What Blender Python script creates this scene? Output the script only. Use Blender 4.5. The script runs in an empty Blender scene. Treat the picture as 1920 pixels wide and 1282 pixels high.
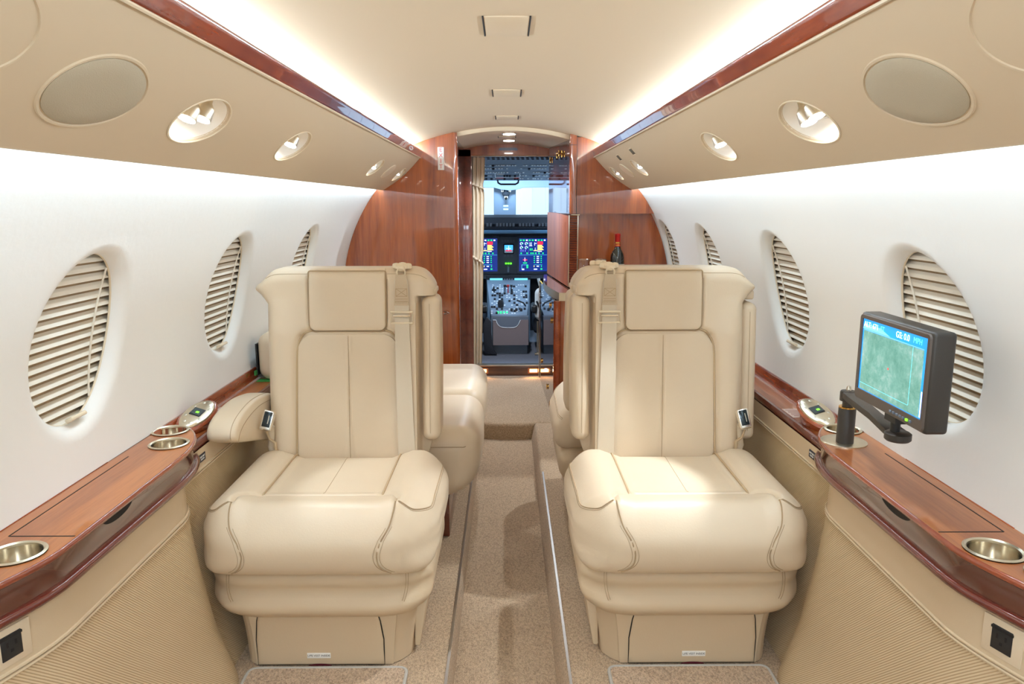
import bpy, bmesh, math, random
import numpy as np
from mathutils import Matrix, Vector
random.seed(7); RNG = np.random.default_rng(7)
C = bpy.context.scene.collection
PI = math.pi
sin, cos = math.sin, math.cos

# ------------------------------------------------------------------ camera, world, lights, exposure
cam_d = bpy.data.cameras.new('camera'); cam = bpy.data.objects.new('camera', cam_d); C.objects.link(cam)
cam_d.sensor_width = 36; cam_d.lens = 36 * 1400 / 1920; cam_d.clip_start = .02
_yaw, _pit, _rol = .006, .1827, .002
_f = Vector((sin(_yaw) * cos(_pit), cos(_yaw) * cos(_pit), -sin(_pit)))
_r = Vector((cos(_yaw), -sin(_yaw), 0)); _u = _r.cross(_f)
_m = Matrix((_r, _u, -_f)).transposed().to_4x4() @ Matrix.Rotation(-_rol, 4, 'Z')
_m.translation = Vector((0, 0, 1.15)); cam.matrix_world = _m
bpy.context.scene.camera = cam
SC = bpy.context.scene
SC.view_settings.view_transform = 'Standard'; SC.view_settings.look = 'None'
SC.view_settings.gamma = 1; SC.view_settings.use_curve_mapping = False
SC.view_settings.exposure = 0.19
SC.cycles.max_bounces = 14; SC.cycles.diffuse_bounces = 8; SC.cycles.glossy_bounces = 6; SC.cycles.transparent_max_bounces = 12
SC.cycles.sample_clamp_indirect = 6
W = bpy.data.worlds.new('world'); SC.world = W; W.use_nodes = True
W.node_tree.nodes['Background'].inputs[0].default_value = (.55, .78, 1, 1)
W.node_tree.nodes['Background'].inputs[1].default_value = 1.5

def area(name, loc, target, sx, sy, power, col=(1, .97, .93), spread=PI):
    d = bpy.data.lights.new(name, 'AREA'); d.shape = 'RECTANGLE'; d.size = sx; d.size_y = sy; d.energy = power; d.color = col; d.spread = spread
    o = bpy.data.objects.new(name, d); C.objects.link(o)
    z = (Vector(loc) - Vector(target)).normalized(); y = Vector((0, 1, 0)) if abs(z.y) < .9 else Vector((0, 0, 1)); x = y.cross(z).normalized(); y = z.cross(x)
    m = Matrix((x, y, z)).transposed().to_4x4(); m.translation = Vector(loc); o.matrix_world = m
    return o
def spot(name, loc, target, power, deg, blend=.6, col=(.82, .91, 1), rad=.012):
    d = bpy.data.lights.new(name, 'SPOT'); d.energy = power; d.spot_size = math.radians(deg); d.spot_blend = blend; d.color = col; d.shadow_soft_size = rad
    o = bpy.data.objects.new(name, d); C.objects.link(o); o.location = loc
    o.rotation_euler = (Vector(target) - Vector(loc)).to_track_quat('-Z', 'Y').to_euler()
    return o
for s in (-1, 1):
    area('ceiling_cove_light', (s*.497, 1.25, 1.444), (s*.30, 1.25, 1.60), .012, 5.6, 22, (.68, .84, 1))     # strip lamp behind the wooden rail
    area('sidewall_cove_light', (s*.6665, 1.25, 1.242), (s*.78, 1.25, 1.14), .008, 5.6, 9.8, (.64, .84, 1))   # strip lamp behind the valance lip
# reading lamps in the oval bezels (the last two pairs stand behind the camera)
READ = [(1.40, 6), (2.0, 2.2), (3.2, 4), (3.88, 3), (.8, 6), (.25, 6), (-.5, 6)]
# fill light added in the unseen cabin aft of the camera
area('aft_fill_light', (0, -.75, 1.53), (0, -.75, 0), .45, 1.3, 23, (.70, .85, 1))
for s in (-1, 1): area('cockpit_side_window_light', (s*.85, 5.9, 1.12), (0, 5.7, .9), .5, .3, 26, (.55, .78, 1))
area('cockpit_fill_light', (.0, 5.55, 1.5), (0, 5.6, .5), .3, .5, 110, (.45, .72, 1))  # blue fill added to brighten the cockpit interior
for y in (4.18, 4.6): spot('vestibule_downlight', (.012, y, 1.515), (.012, y, 0), 34, 140, .5, (.75, .85, 1))
for x in (-.17, .17, .235): spot('sill_light', (x, 4.93, .045), (x, 4.2, -.05), .8, 150, .5, (1, .55, .25), .01)

# ------------------------------------------------------------------ materials
def lin(c): return tuple(((v/255)/12.92 if v/255 <= .04045 else ((v/255+.055)/1.055)**2.4) for v in c)
def mat(name, rgb, rough=.5, metal=0., coat=0., spec=.5, emit=None, estr=0, var=0., vscale=20, bump=0., bscale=200, stretch=(1, 1, 1), coatr=.03):
    m = bpy.data.materials.new(name); m.use_nodes = True; nt = m.node_tree; b = nt.nodes['Principled BSDF']
    c = lin(rgb); b.inputs['Base Color'].default_value = (*c, 1)
    b.inputs['Roughness'].default_value = rough; b.inputs['Metallic'].default_value = metal
    b.inputs['Coat Weight'].default_value = coat; b.inputs['Coat Roughness'].default_value = coatr; b.inputs['Specular IOR Level'].default_value = spec
    if emit: b.inputs['Emission Color'].default_value = (*lin(emit), 1); b.inputs['Emission Strength'].default_value = estr
    if var or bump:
        tc = nt.nodes.new('ShaderNodeTexCoord'); mp = nt.nodes.new('ShaderNodeMapping'); mp.inputs['Scale'].default_value = stretch
        nt.links.new(tc.outputs['Object'], mp.inputs[0])
    if var:
        n = nt.nodes.new('ShaderNodeTexNoise'); n.inputs['Scale'].default_value = vscale; n.inputs['Detail'].default_value = 6
        nt.links.new(mp.outputs[0], n.inputs['Vector'])
        r = nt.nodes.new('ShaderNodeValToRGB'); nt.links.new(n.outputs[0], r.inputs[0])
        r.color_ramp.elements[0].position = .3; r.color_ramp.elements[1].position = .7
        r.color_ramp.elements[0].color = (*[v*(1-var) for v in c], 1); r.color_ramp.elements[1].color = (*[min(1, v*(1+var)) for v in c], 1)
        nt.links.new(r.outputs[0], b.inputs['Base Color'])
    if bump:
        n2 = nt.nodes.new('ShaderNodeTexNoise'); n2.inputs['Scale'].default_value = bscale; n2.inputs['Detail'].default_value = 3
        nt.links.new(mp.outputs[0], n2.inputs['Vector'])
        bp = nt.nodes.new('ShaderNodeBump'); bp.inputs['Strength'].default_value = bump; bp.inputs['Distance'].default_value = .002
        nt.links.new(n2.outputs[0], bp.inputs['Height']); nt.links.new(bp.outputs[0], b.inputs['Normal'])
    return m
def wood(name, dark, light, grain=(1, 1, .06), scale=18, rough=.25, coat=1., coatr=.02):
    m = bpy.data.materials.new(name); m.use_nodes = True; nt = m.node_tree; b = nt.nodes['Principled BSDF']; L = nt.links
    tc = nt.nodes.new('ShaderNodeTexCoord'); mp = nt.nodes.new('ShaderNodeMapping'); mp.inputs['Scale'].default_value = grain; L.new(tc.outputs['Object'], mp.inputs[0])
    n = nt.nodes.new('ShaderNodeTexNoise'); n.inputs['Scale'].default_value = scale; n.inputs['Detail'].default_value = 8; n.inputs['Distortion'].default_value = .6; L.new(mp.outputs[0], n.inputs['Vector'])
    n2 = nt.nodes.new('ShaderNodeTexNoise'); n2.inputs['Scale'].default_value = scale*9; n2.inputs['Detail'].default_value = 5; L.new(mp.outputs[0], n2.inputs['Vector'])
    n3 = nt.nodes.new('ShaderNodeTexNoise'); n3.inputs['Scale'].default_value = scale*.22; n3.inputs['Detail'].default_value = 3; L.new(mp.outputs[0], n3.inputs['Vector'])
    a = nt.nodes.new('ShaderNodeMath'); a.operation = 'MULTIPLY_ADD'; L.new(n2.outputs[0], a.inputs[0]); a.inputs[1].default_value = .45; L.new(n.outputs[0], a.inputs[2])
    a2 = nt.nodes.new('ShaderNodeMath'); a2.operation = 'MULTIPLY_ADD'; L.new(n3.outputs[0], a2.inputs[0]); a2.inputs[1].default_value = .6; L.new(a.outputs[0], a2.inputs[2])
    r = nt.nodes.new('ShaderNodeValToRGB'); k_ = nt.nodes.new('ShaderNodeMath'); k_.operation = 'MULTIPLY'; k_.inputs[1].default_value = .5; L.new(a2.outputs[0], k_.inputs[0]); L.new(k_.outputs[0], r.inputs[0])
    r.color_ramp.elements[0].position = .40; r.color_ramp.elements[1].position = .64
    mid = r.color_ramp.elements.new(.52)
    r.color_ramp.elements[0].color = (*lin(dark), 1); r.color_ramp.elements[2].color = (*lin(light), 1)
    mid.color = (*[(p+q)/2 for p, q in zip(lin(dark), lin(light))], 1)
    L.new(r.outputs[0], b.inputs['Base Color'])
    b.inputs['Roughness'].default_value = rough; b.inputs['Coat Weight'].default_value = coat; b.inputs['Coat Roughness'].default_value = coatr; b.inputs['Coat IOR'].default_value = 1.6
    return m
LEATHER = mat('cream_leather', (216, 198, 172), .42, spec=.45, bump=.12, bscale=260, var=.025, vscale=6)
LEATHER2 = mat('tan_leather', (204, 183, 153), .5, spec=.4, bump=.1, bscale=260)
SEAM = mat('seam_thread', (170, 146, 114), .8)
PIPE = mat('leather_piping', (190, 166, 132), .5)
BELT = mat('belt_webbing', (210, 197, 176), .6, bump=.3, bscale=500, stretch=(1, 1, 4))
WALLM = mat('sidewall_fabric', (241, 240, 236), .75, bump=.25, bscale=45, spec=.2)
CEIL = mat('headliner', (216, 195, 164), .6, bump=.03, bscale=100, spec=.25)
VAL = mat('valance_cream', (214, 195, 166), .6, bump=.03, bscale=150, spec=.25)
CREAM = mat('cream_plastic', (228, 212, 184), .4)
LIPM = mat('window_reveal_cream', (232, 222, 202), .5)
GRILLE = mat('speaker_cloth', (186, 174, 150), .85, bump=.4, bscale=600)
SLAT = mat('shade_slat_cream', (244, 238, 224), .7, spec=.2); SHB = mat('pleat_shadow_tan', (164, 142, 112), .85, spec=.2)  # cream and tan paint the lit and shaded faces of one pleated fabric
CORD = mat('shade_cord', (238, 230, 214), .6)
WOOD = wood('cherry_veneer_gloss', (122, 52, 20), (182, 94, 40), (1, 1, .05), 20)
WOODL = wood('ledge_walnut_gloss', (138, 72, 34), (184, 112, 56), (1, .06, 1), 24, .42, .55, .05)
WOODD = wood('dark_cherry_gloss', (84, 30, 18), (118, 50, 28), (1, .12, 1), 16)
WOODR = wood('rail_cherry_gloss', (122, 48, 22), (170, 78, 36), (1, .1, 1), 16)
WOODS = wood('sill_walnut', (78, 50, 34), (128, 84, 58), (.1, 1, 1), 30, .35, .4, .1)
SLOT = mat('leaf_slot_brown', (92, 50, 40), .12, coat=1, coatr=.03)
BEAD = mat('mahogany_bead', (96, 30, 20), .2, coat=1)
CHROME = mat('polished_steel', (228, 222, 210), .14, 1.)
SATIN = mat('brushed_nickel', (222, 212, 190), .28, 1.)
BRASS = mat('gold_plate', (226, 176, 92), .2, 1.)
MIRROR = mat('smoked_mirror', (128, 120, 124), .03, 1.)
BLACK = mat('black_plastic', (34, 34, 36), .45)
DARKP = mat('monitor_black', (54, 49, 45), .4, bump=.1, bscale=300)
DARKG = mat('dark_gap', (26, 22, 20), .8)
LEDM = mat('lamp_lens', (255, 255, 255), .3, emit=(255, 250, 245), estr=34)
LEDW = mat('warm_sill_lens', (255, 210, 150), .3, emit=(255, 190, 110), estr=6)
WHITEP = mat('white_placard', (238, 236, 230), .5)
REDT = mat('red_lettering', (196, 34, 30), .5)
DKT = mat('dark_lettering', (40, 40, 52), .5)
CKD0 = mat('hull_primer', (90, 96, 90), .7)
WHITEC = mat('white_recess', (246, 240, 230), .4)
GREEN = mat('green_tape', (60, 150, 70), .6)
CURT = mat('cream_curtain', (214, 198, 170), .85, bump=.2, bscale=300)
METRIM = mat('floor_edge_metal', (196, 190, 180), .35, 1.)
BIND = mat('mat_binding', (176, 170, 160), .8)

def carpet(name, a, b2, sc=330, stretch=(1, .6, 1)):
    m = bpy.data.materials.new(name); m.use_nodes = True; nt = m.node_tree; b = nt.nodes['Principled BSDF']; L = nt.links
    tc = nt.nodes.new('ShaderNodeTexCoord'); mp = nt.nodes.new('ShaderNodeMapping'); mp.inputs['Scale'].default_value = stretch; L.new(tc.outputs['Object'], mp.inputs[0])
    v = nt.nodes.new('ShaderNodeTexVoronoi'); v.inputs['Scale'].default_value = sc; L.new(mp.outputs[0], v.inputs['Vector'])
    n = nt.nodes.new('ShaderNodeTexNoise'); n.inputs['Scale'].default_value = 160; n.inputs['Detail'].default_value = 4; L.new(mp.outputs[0], n.inputs['Vector'])
    sep = nt.nodes.new('ShaderNodeSeparateColor'); L.new(v.outputs['Color'], sep.inputs[0])
    ad = nt.nodes.new('ShaderNodeMath'); ad.operation = 'MULTIPLY_ADD'; ad.inputs[1].default_value = .55; L.new(sep.outputs[0], ad.inputs[0]); L.new(n.outputs[0], ad.inputs[2])
    r = nt.nodes.new('ShaderNodeValToRGB'); L.new(ad.outputs[0], r.inputs[0]); r.color_ramp.elements[0].position = .15; r.color_ramp.elements[1].position = 1.0
    r.color_ramp.elements[0].color = (*lin(a), 1); r.color_ramp.elements[1].color = (*lin(b2), 1); L.new(r.outputs[0], b.inputs['Base Color'])
    bp = nt.nodes.new('ShaderNodeBump'); bp.inputs['Strength'].default_value = .9; bp.inputs['Distance'].default_value = .003
    L.new(v.outputs['Distance'], bp.inputs['Height']); L.new(bp.outputs[0], b.inputs['Normal'])
    b.inputs['Roughness'].default_value = .95; b.inputs['Specular IOR Level'].default_value = .1; b.inputs['Sheen Weight'].default_value = .2
    return m
CARPET = carpet('loop_carpet', (116, 90, 66), (208, 180, 146), 560)
CARPET2 = carpet('mat_carpet', (112, 88, 66), (206, 178, 148), 420)

def ribbed(name, a, b2, dirv, per):
    m = bpy.data.materials.new(name); m.use_nodes = True; nt = m.node_tree; b = nt.nodes['Principled BSDF']; L = nt.links
    tc = nt.nodes.new('ShaderNodeTexCoord'); d = nt.nodes.new('ShaderNodeVectorMath'); d.operation = 'DOT_PRODUCT'; L.new(tc.outputs['Object'], d.inputs[0]); d.inputs[1].default_value = dirv
    k = nt.nodes.new('ShaderNodeMath'); k.operation = 'MULTIPLY'; L.new(d.outputs['Value'], k.inputs[0]); k.inputs[1].default_value = 2*PI/per
    s = nt.nodes.new('ShaderNodeMath'); s.operation = 'SINE'; L.new(k.outputs[0], s.inputs[0])
    h = nt.nodes.new('ShaderNodeMath'); h.operation = 'MULTIPLY_ADD'; L.new(s.outputs[0], h.inputs[0]); h.inputs[1].default_value = .5; h.inputs[2].default_value = .5
    r = nt.nodes.new('ShaderNodeValToRGB'); L.new(h.outputs[0], r.inputs[0]); r.color_ramp.elements[0].color = (*lin(a), 1); r.color_ramp.elements[1].color = (*lin(b2), 1); r.color_ramp.elements[0].position = .1; r.color_ramp.elements[1].position = .55
    L.new(r.outputs[0], b.inputs['Base Color'])
    bp = nt.nodes.new('ShaderNodeBump'); bp.inputs['Strength'].default_value = .6; bp.inputs['Distance'].default_value = .0012; L.new(h.outputs[0], bp.inputs['Height']); L.new(bp.outputs[0], b.inputs['Normal'])
    b.inputs['Roughness'].default_value = .8; b.inputs['Specular IOR Level'].default_value = .2
    return m
RIB = ribbed('ribbed_dado_fabric', (176, 150, 116), (214, 192, 158), (0, .70, .71), .0044)

def glassmat(name, tint=(1, 1, 1), refl=.05):
    m = bpy.data.materials.new(name); m.use_nodes = True; nt = m.node_tree; L = nt.links
    for n in list(nt.nodes): nt.nodes.remove(n)
    o = nt.nodes.new('ShaderNodeOutputMaterial'); mx = nt.nodes.new('ShaderNodeMixShader'); t = nt.nodes.new('ShaderNodeBsdfTransparent'); g = nt.nodes.new('ShaderNodeBsdfGlossy')
    t.inputs[0].default_value = (*tint, 1); g.inputs['Roughness'].default_value = .02
    f = nt.nodes.new('ShaderNodeLayerWeight'); f.inputs[0].default_value = .12
    mx.inputs[0].default_value = refl; L.new(t.outputs[0], mx.inputs[1]); L.new(g.outputs[0], mx.inputs[2]); L.new(mx.outputs[0], o.inputs[0])
    return m
PANE = glassmat('clear_acrylic'); GLASS = glassmat('clear_glass', (.93, .95, .95))

# ------------------------------------------------------------------ object helpers
def _off(p):
    if p is None: return None
    return Matrix.Translation(-p.location) if p.type == 'EMPTY' else Matrix.Identity(4)
def link(name, me, m, parent=None, smooth=True, angle=40):
    o = bpy.data.objects.new(name, me); C.objects.link(o)
    if m is not None:
        for mm in (m if isinstance(m, (list, tuple)) else [m]): me.materials.append(mm)
    if smooth:
        me.polygons.foreach_set('use_smooth', [True]*len(me.polygons)); me.set_sharp_from_angle(angle=math.radians(angle))
    if parent is not None: o.parent = parent; o.matrix_parent_inverse = _off(parent)
    return o
def mesh(name, V, F, m, parent=None, smooth=True, angle=40, weld=0):
    me = bpy.data.meshes.new(name); me.from_pydata([tuple(map(float, v)) for v in V], [], [tuple(map(int, f)) for f in F]); me.update()
    bm = bmesh.new(); bm.from_mesh(me)
    if weld: bmesh.ops.remove_doubles(bm, verts=bm.verts, dist=weld)
    bmesh.ops.recalc_face_normals(bm, faces=bm.faces); bm.to_mesh(me); bm.free()
    return link(name, me, m, parent, smooth, angle)
def tag(o, label=None, cat=None, group=None, kind=None):
    for k, v in (('label', label), ('category', cat), ('group', group), ('kind', kind)):
        if v: o[k] = v
    return o
def thing(name, loc, label, cat, group=None):
    o = bpy.data.objects.new(name, None); C.objects.link(o); o.location = loc; o.empty_display_size = .05
    return tag(o, label, cat, group)
def struct(o): o['kind'] = 'structure'; return o

class MB:                                   # collects simple shapes into one mesh
    def __init__(s): s.V = []; s.F = []
    def add(s, V, F):
        k = len(s.V); s.V += [tuple(v) for v in V]; s.F += [tuple(i+k for i in f) for f in F]; return s
    def box(s, c, h, M=None):
        V = [(c[0]+a*h[0], c[1]+b*h[1], c[2]+d*h[2]) for a in (-1, 1) for b in (-1, 1) for d in (-1, 1)]
        if M is not None: V = [tuple(M @ Vector(v)) for v in V]
        return s.add(V, [(0, 1, 3, 2), (4, 6, 7, 5), (0, 4, 5, 1), (2, 3, 7, 6), (0, 2, 6, 4), (1, 5, 7, 3)])
    def b2(s, x0, x1, y0, y1, z0, z1): return s.box(((x0+x1)/2, (y0+y1)/2, (z0+z1)/2), (abs(x1-x0)/2, abs(y1-y0)/2, abs(z1-z0)/2))
    def tube(s, pts, r, n=8, closed=False, cap=True):
        pts = [Vector(p) for p in pts]; N = len(pts); rings = []; up = None
        for i, p in enumerate(pts):
            if closed: t = (pts[(i+1) % N]-pts[i-1])
            else: t = pts[min(i+1, N-1)]-pts[max(i-1, 0)]
            if t.length < 1e-9: t = Vector((0, 0, 1))
            t.normalize()
            if up is None: up = t.orthogonal().normalized()
            up = (up - t*up.dot(t));
            if up.length < 1e-6: up = t.orthogonal()
            up.normalize(); sd = t.cross(up); rr = r[i] if isinstance(r, (list, tuple)) else r
            rings.append([tuple(p + up*rr*cos(2*PI*k/n) + sd*rr*sin(2*PI*k/n)) for k in range(n)])
        V = [v for g in rings for v in g]; F = []
        for i in range(N if closed else N-1):
            j = (i+1) % N
            for k in range(n): F.append((i*n+k, i*n+(k+1) % n, j*n+(k+1) % n, j*n+k))
        if cap and not closed: F += [tuple(range(n))[::-1], tuple((N-1)*n+k for k in range(n))]
        return s.add(V, F)
    def cyl(s, p0, p1, r0, r1=None, n=24): return s.tube([p0, p1], [r0, r0 if r1 is None else r1], n)
    def lathe(s, c, prof, n=32, ax='z', a0=0, squash=(1, 1), closed_top=True):
        V = []; F = []
        for (r, h) in prof:
            for k in range(n):
                a = 2*PI*k/n; x, y = r*cos(a)*squash[0], r*sin(a)*squash[1]
                V.append((c[0]+x, c[1]+y, c[2]+h) if ax == 'z' else (c[0]+x, c[1]+h, c[2]+y) if ax == 'y' else (c[0]+h, c[1]+x, c[2]+y))
        m = len(prof)
        for i in range(m-1):
            for k in range(n): F.append((i*n+k, i*n+(k+1) % n, (i+1)*n+(k+1) % n, (i+1)*n+k))
        if closed_top: F += [tuple(range(n))[::-1], tuple((m-1)*n+k for k in range(n))]
        return s.add(V, F)
    def prism(s, poly, f0, f1):            # poly: 2-D points; f0, f1 map them to the two faces
        n = len(poly); V = [f0(*p) for p in poly]+[f1(*p) for p in poly]
        return s.add(V, [tuple(range(n)), tuple(range(2*n-1, n-1, -1))]+[(i, (i+1) % n, n+(i+1) % n, n+i) for i in range(n)])
    def grid(s, f, us, vs):
        V = [f(u, v) for u in us for v in vs]; m = len(vs)
        return s.add(V, [(i*m+j, (i+1)*m+j, (i+1)*m+j+1, i*m+j+1) for i in range(len(us)-1) for j in range(m-1)])
    def build(s, name, m, parent=None, bevel=0, seg=2, smooth=True, angle=40, weld=0):
        me = bpy.data.meshes.new(name); me.from_pydata([tuple(map(float, v)) for v in s.V], [], s.F); me.update()
        bm = bmesh.new(); bm.from_mesh(me)
        if weld: bmesh.ops.remove_doubles(bm, verts=bm.verts, dist=weld)
        bmesh.ops.recalc_face_normals(bm, faces=bm.faces)
        if bevel:
            ed = [e for e in bm.edges if len(e.link_faces) == 2 and e.calc_face_angle(0) > .5]
            bmesh.ops.bevel(bm, geom=ed, offset=bevel, segments=seg, profile=.5, affect='EDGES', clamp_overlap=True)
        bm.to_mesh(me); bm.free()
        return link(name, me, m, parent, smooth, angle)
def lsp(a, b, n): return [a+(b-a)*i/n for i in range(n+1)]
def text(name, body, size, M, m, parent=None, ext=.0003, align='CENTER'):
    c = bpy.data.curves.new(name, 'FONT'); c.body = body; c.size = size; c.extrude = ext; c.align_x = align; c.align_y = 'CENTER'
    t = bpy.data.objects.new(name, c); C.objects.link(t)
    dg = bpy.context.evaluated_depsgraph_get(); me = bpy.data.meshes.new_from_object(t.evaluated_get(dg)); bpy.data.objects.remove(t)
    me.transform(M); me.materials.clear()
    return link(name, me, m, parent, False)
def frame(o, x, y):                        # matrix from origin and two axis directions
    x = Vector(x).normalized(); y = Vector(y); y = (y-x*y.dot(x)).normalized(); z = x.cross(y)
    m = Matrix((x, y, z)).transposed().to_4x4(); m.translation = Vector(o); return m

# dense rounded box (numpy): returns V, F ; used for cushions
def axis_coords(h, r, m, k=7):
    a = [-h + r*(1-math.tan(PI/4*(1-i/k))) for i in range(k)]
    n = max(2, int(round(2*(h-r)/m))); b = list(np.linspace(-(h-r), h-r, n+1))
    return np.array(a + b + [-v for v in a[::-1]])
def rbox(h, r, m=.006, k=7):
    V = []; F = []; base = 0
    cs = [axis_coords(h[i], r, m, k) for i in range(3)]
    for ax in range(3):
        i, j = [(1, 2), (2, 0), (0, 1)][ax]
        for sg in (-1, 1):
            A, B = np.meshgrid(cs[i], cs[j], indexing='ij'); P = np.zeros(A.shape+(3,)); P[..., i] = A; P[..., j] = B; P[..., ax] = sg*h[ax]
            na, nb = A.shape; V.append(P.reshape(-1, 3)); I = np.arange(na*nb).reshape(na, nb)+base; base += na*nb
            f = np.stack([I[:-1, :-1], I[1:, :-1], I[1:, 1:], I[:-1, 1:]], -1).reshape(-1, 4)
            F.append(f if sg > 0 else f[:, ::-1])
    return np.concatenate(V), np.concatenate(F)
def roundp(P, h, r):
    q = np.clip(P, -(np.array(h)-r), np.array(h)-r); d = P-q; n = np.linalg.norm(d, axis=-1, keepdims=True)
    return q + r*d/np.maximum(n, 1e-9), d/np.maximum(n, 1e-9)
def polydist(P, path):
    best = np.full(len(P), 1e9)
    path = np.array(path)
    for a, b in zip(path[:-1], path[1:]):
        ab = b-a; t = np.clip(((P-a)@ab)/max(ab@ab, 1e-12), 0, 1); best = np.minimum(best, np.linalg.norm(P-a-t[:, None]*ab, axis=1))
    return best
def smoothpath(pts, n=8, closed=False):
    P = [np.array(p, float) for p in pts]; out = []; N = len(P)
    rng = range(N) if closed else range(N-1)
    for i in rng:
        p0 = P[(i-1) % N] if closed else P[max(i-1, 0)]; p1 = P[i]; p2 = P[(i+1) % N] if closed else P[i+1]; p3 = P[(i+2) % N] if closed else P[min(i+2, N-1)]
        for t in np.linspace(0, 1, n, endpoint=False):
            out.append(.5*((2*p1)+(-p0+p2)*t+(2*p0-5*p1+4*p2-p3)*t*t+(-p0+3*p1-3*p2+p3)*t**3))
    if not closed: out.append(P[-1])
    return out
def rrect(x0, x1, z0, z1, radii, n=8, edge=6):   # rounded rect outline, radii (bl, br, tr, tl)
    pts = []
    cs = [(x0+radii[0], z0+radii[0], radii[0], PI), (x1-radii[1], z0+radii[1], radii[1], 1.5*PI), (x1-radii[2], z1-radii[2], radii[2], 0), (x0+radii[3], z1-radii[3], radii[3], PI/2)]
    for (cx, cz, r, a) in cs:
        for i in range(n+1): pts.append((cx+r*cos(a+PI/2*i/n), cz+r*sin(a+PI/2*i/n)))
    out = []
    for i, p in enumerate(pts):
        q = pts[(i+1) % len(pts)]; out.append(p); d = math.hypot(q[0]-p[0], q[1]-p[1])
        if d > .03:
            k = int(d/.012)
            out += [(p[0]+(q[0]-p[0])*j/k, p[1]+(q[1]-p[1])*j/k) for j in range(1, k)]
    return out
def pillow(name, outline, m, parent, fmap, height, edge_r, drop=.01, rings=14, mod=None):
    """outline in 2-D; fmap(a,b,h)->world; rises by height within edge_r of the border (rounded), drops `drop` below"""
    O = np.array(outline); c = (O.max(0)+O.min(0))/2; hw = min(O.max(0)-O.min(0))/2
    V = []; n = len(O)
    V += [fmap(p[0], p[1], -drop) for p in O]
    prof = [(0, 0)]
    for i in range(1, 7):
        a = PI/2*i/6; prof.append((edge_r*(1-cos(a)), height*sin(a)))
    for (ins, h) in prof:
        s = 1-ins/hw
        for p in O:
            q = c+(p-c)*s; V.append(fmap(q[0], q[1], h+(mod(q[0], q[1]) if mod else 0)))
    s0 = 1-edge_r/hw
    for k in range(1, rings+1):
        s = s0*(1-k/(rings+.0)) if k < rings else .02
        for p in O:
            q = c+(p-c)*s; V.append(fmap(q[0], q[1], height+(mod(q[0], q[1]) if mod else 0)))
    R = len(V)//n; F = []
    for i in range(R-1):
        for k in range(n): F.append((i*n+k, i*n+(k+1) % n, (i+1)*n+(k+1) % n, (i+1)*n+k))
    F.append(tuple((R-1)*n+k for k in range(n)))
    return mesh(name, V, F, m, parent, True, 60)

# surface with elliptical holes -----------------------------------------------------
def holed(mb, f, u0, u1, v0, v1, vc0, vc1, holes, du, nv, prof):
    """f(u,v,d)->point; holes (uc,vc,a,b,cellhalf); prof: list of (grow, depth) from the outside in"""
    vm = lsp(vc0, vc1, nv)
    vall = (lsp(v0, vc0, 3)[:-1] if v0 < vc0 else [])+vm+(lsp(vc1, v1, 3)[1:] if v1 > vc1 else [])
    cur = u0
    def fill(a, b):
        if b-a < 1e-6: return
        mb.grid(lambda u, v: f(u, v, 0), lsp(a, b, max(1, int((b-a)/du))), vall)
    for (uc, vc, a, b, ch) in sorted(holes):
        fill(cur, uc-ch); ku = 16; us = lsp(uc-ch, uc+ch, ku)
        if v0 < vc0: mb.grid(lambda u, v: f(u, v, 0), us, lsp(v0, vc0, 3))
        if v1 > vc1: mb.grid(lambda u, v: f(u, v, 0), us, lsp(vc1, v1, 3))
        bd = [(u, vc0) for u in us[:-1]]+[(us[-1], v) for v in vm[:-1]]+[(u, vc1) for u in us[::-1][:-1]]+[(us[0], v) for v in vm[::-1][:-1]]
        el = []
        for (u, v) in bd:
            t = math.atan2((v-vc)/b, (u-uc)/a); el.append((cos(t), sin(t)))
        g0, d0 = prof[0]; n = len(bd); V = []
        for (u, v), (c, s) in zip(bd, el): V.append(f(u, v, 0))
        eu = [(uc+(a+g0)*c, vc+(b+g0)*s) for c, s in el]
        K = 5
        for k in range(1, K+1):
            for (p, q) in zip(bd, eu):
                V.append(f(p[0]+(q[0]-p[0])*k/K, p[1]+(q[1]-p[1])*k/K, 0 if k < K else d0))
        for (g, d) in prof[1:]:
            for c, s in el: V.append(f(uc+(a+g)*c, vc+(b+g)*s, d))
        R = len(V)//n
        mb.add(V, [(i*n+k, i*n+(k+1) % n, (i+1)*n+(k+1) % n, (i+1)*n+k) for i in range(R-1) for k in range(n)])
        cur = uc+ch
    fill(cur, u1)

# ------------------------------------------------------------------ shell
R0, ZC = .89, .67
YA = -1.6                                   # aft end of the cabin
def wall_f(s):
    def f(u, v, d):                         # u = Y, v = arc length from centre height, d outward
        a = v/R0; return (s*(R0+d)*cos(a), u, ZC+(R0+d)*sin(a))
    return f
WY = {-1: [1.50, 2.31, 3.155], 1: [1.50, 2.31, 3.16, 3.95]}
VW = R0*math.asin((.877-ZC)/R0)
for s, nm in ((-1, 'left'), (1, 'right')):
    mb = MB(); f = wall_f(s)
    prof = [(.030, 0), (.022, .0015), (.014, .005), (.007, .011), (.002, .019), (.000, .0235), (-.001, .0262), (.004, .0268)]
    holed(mb, f, YA, 4.95, -.14, R0*math.asin((1.236-ZC)/R0), VW-.225, VW+.225, [(y, VW, .150, .178, .16 if y > 3.9 else .2) for y in WY[s]], .15, 20, prof)
    w = struct(mb.build('wall_'+nm, WALLM, None, weld=1e-5, angle=60))
    # cove behind the valance lip
    mb = MB(); mb.grid(lambda u, v: (s*[.692, .696, .70, .60][v], u, [1.233, 1.27, 1.305, 1.31][v]), [YA, 4.1], [0, 1, 2, 3]); struct(mb.build('trim_1' if s < 0 else 'trim_2', WALLM))

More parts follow.
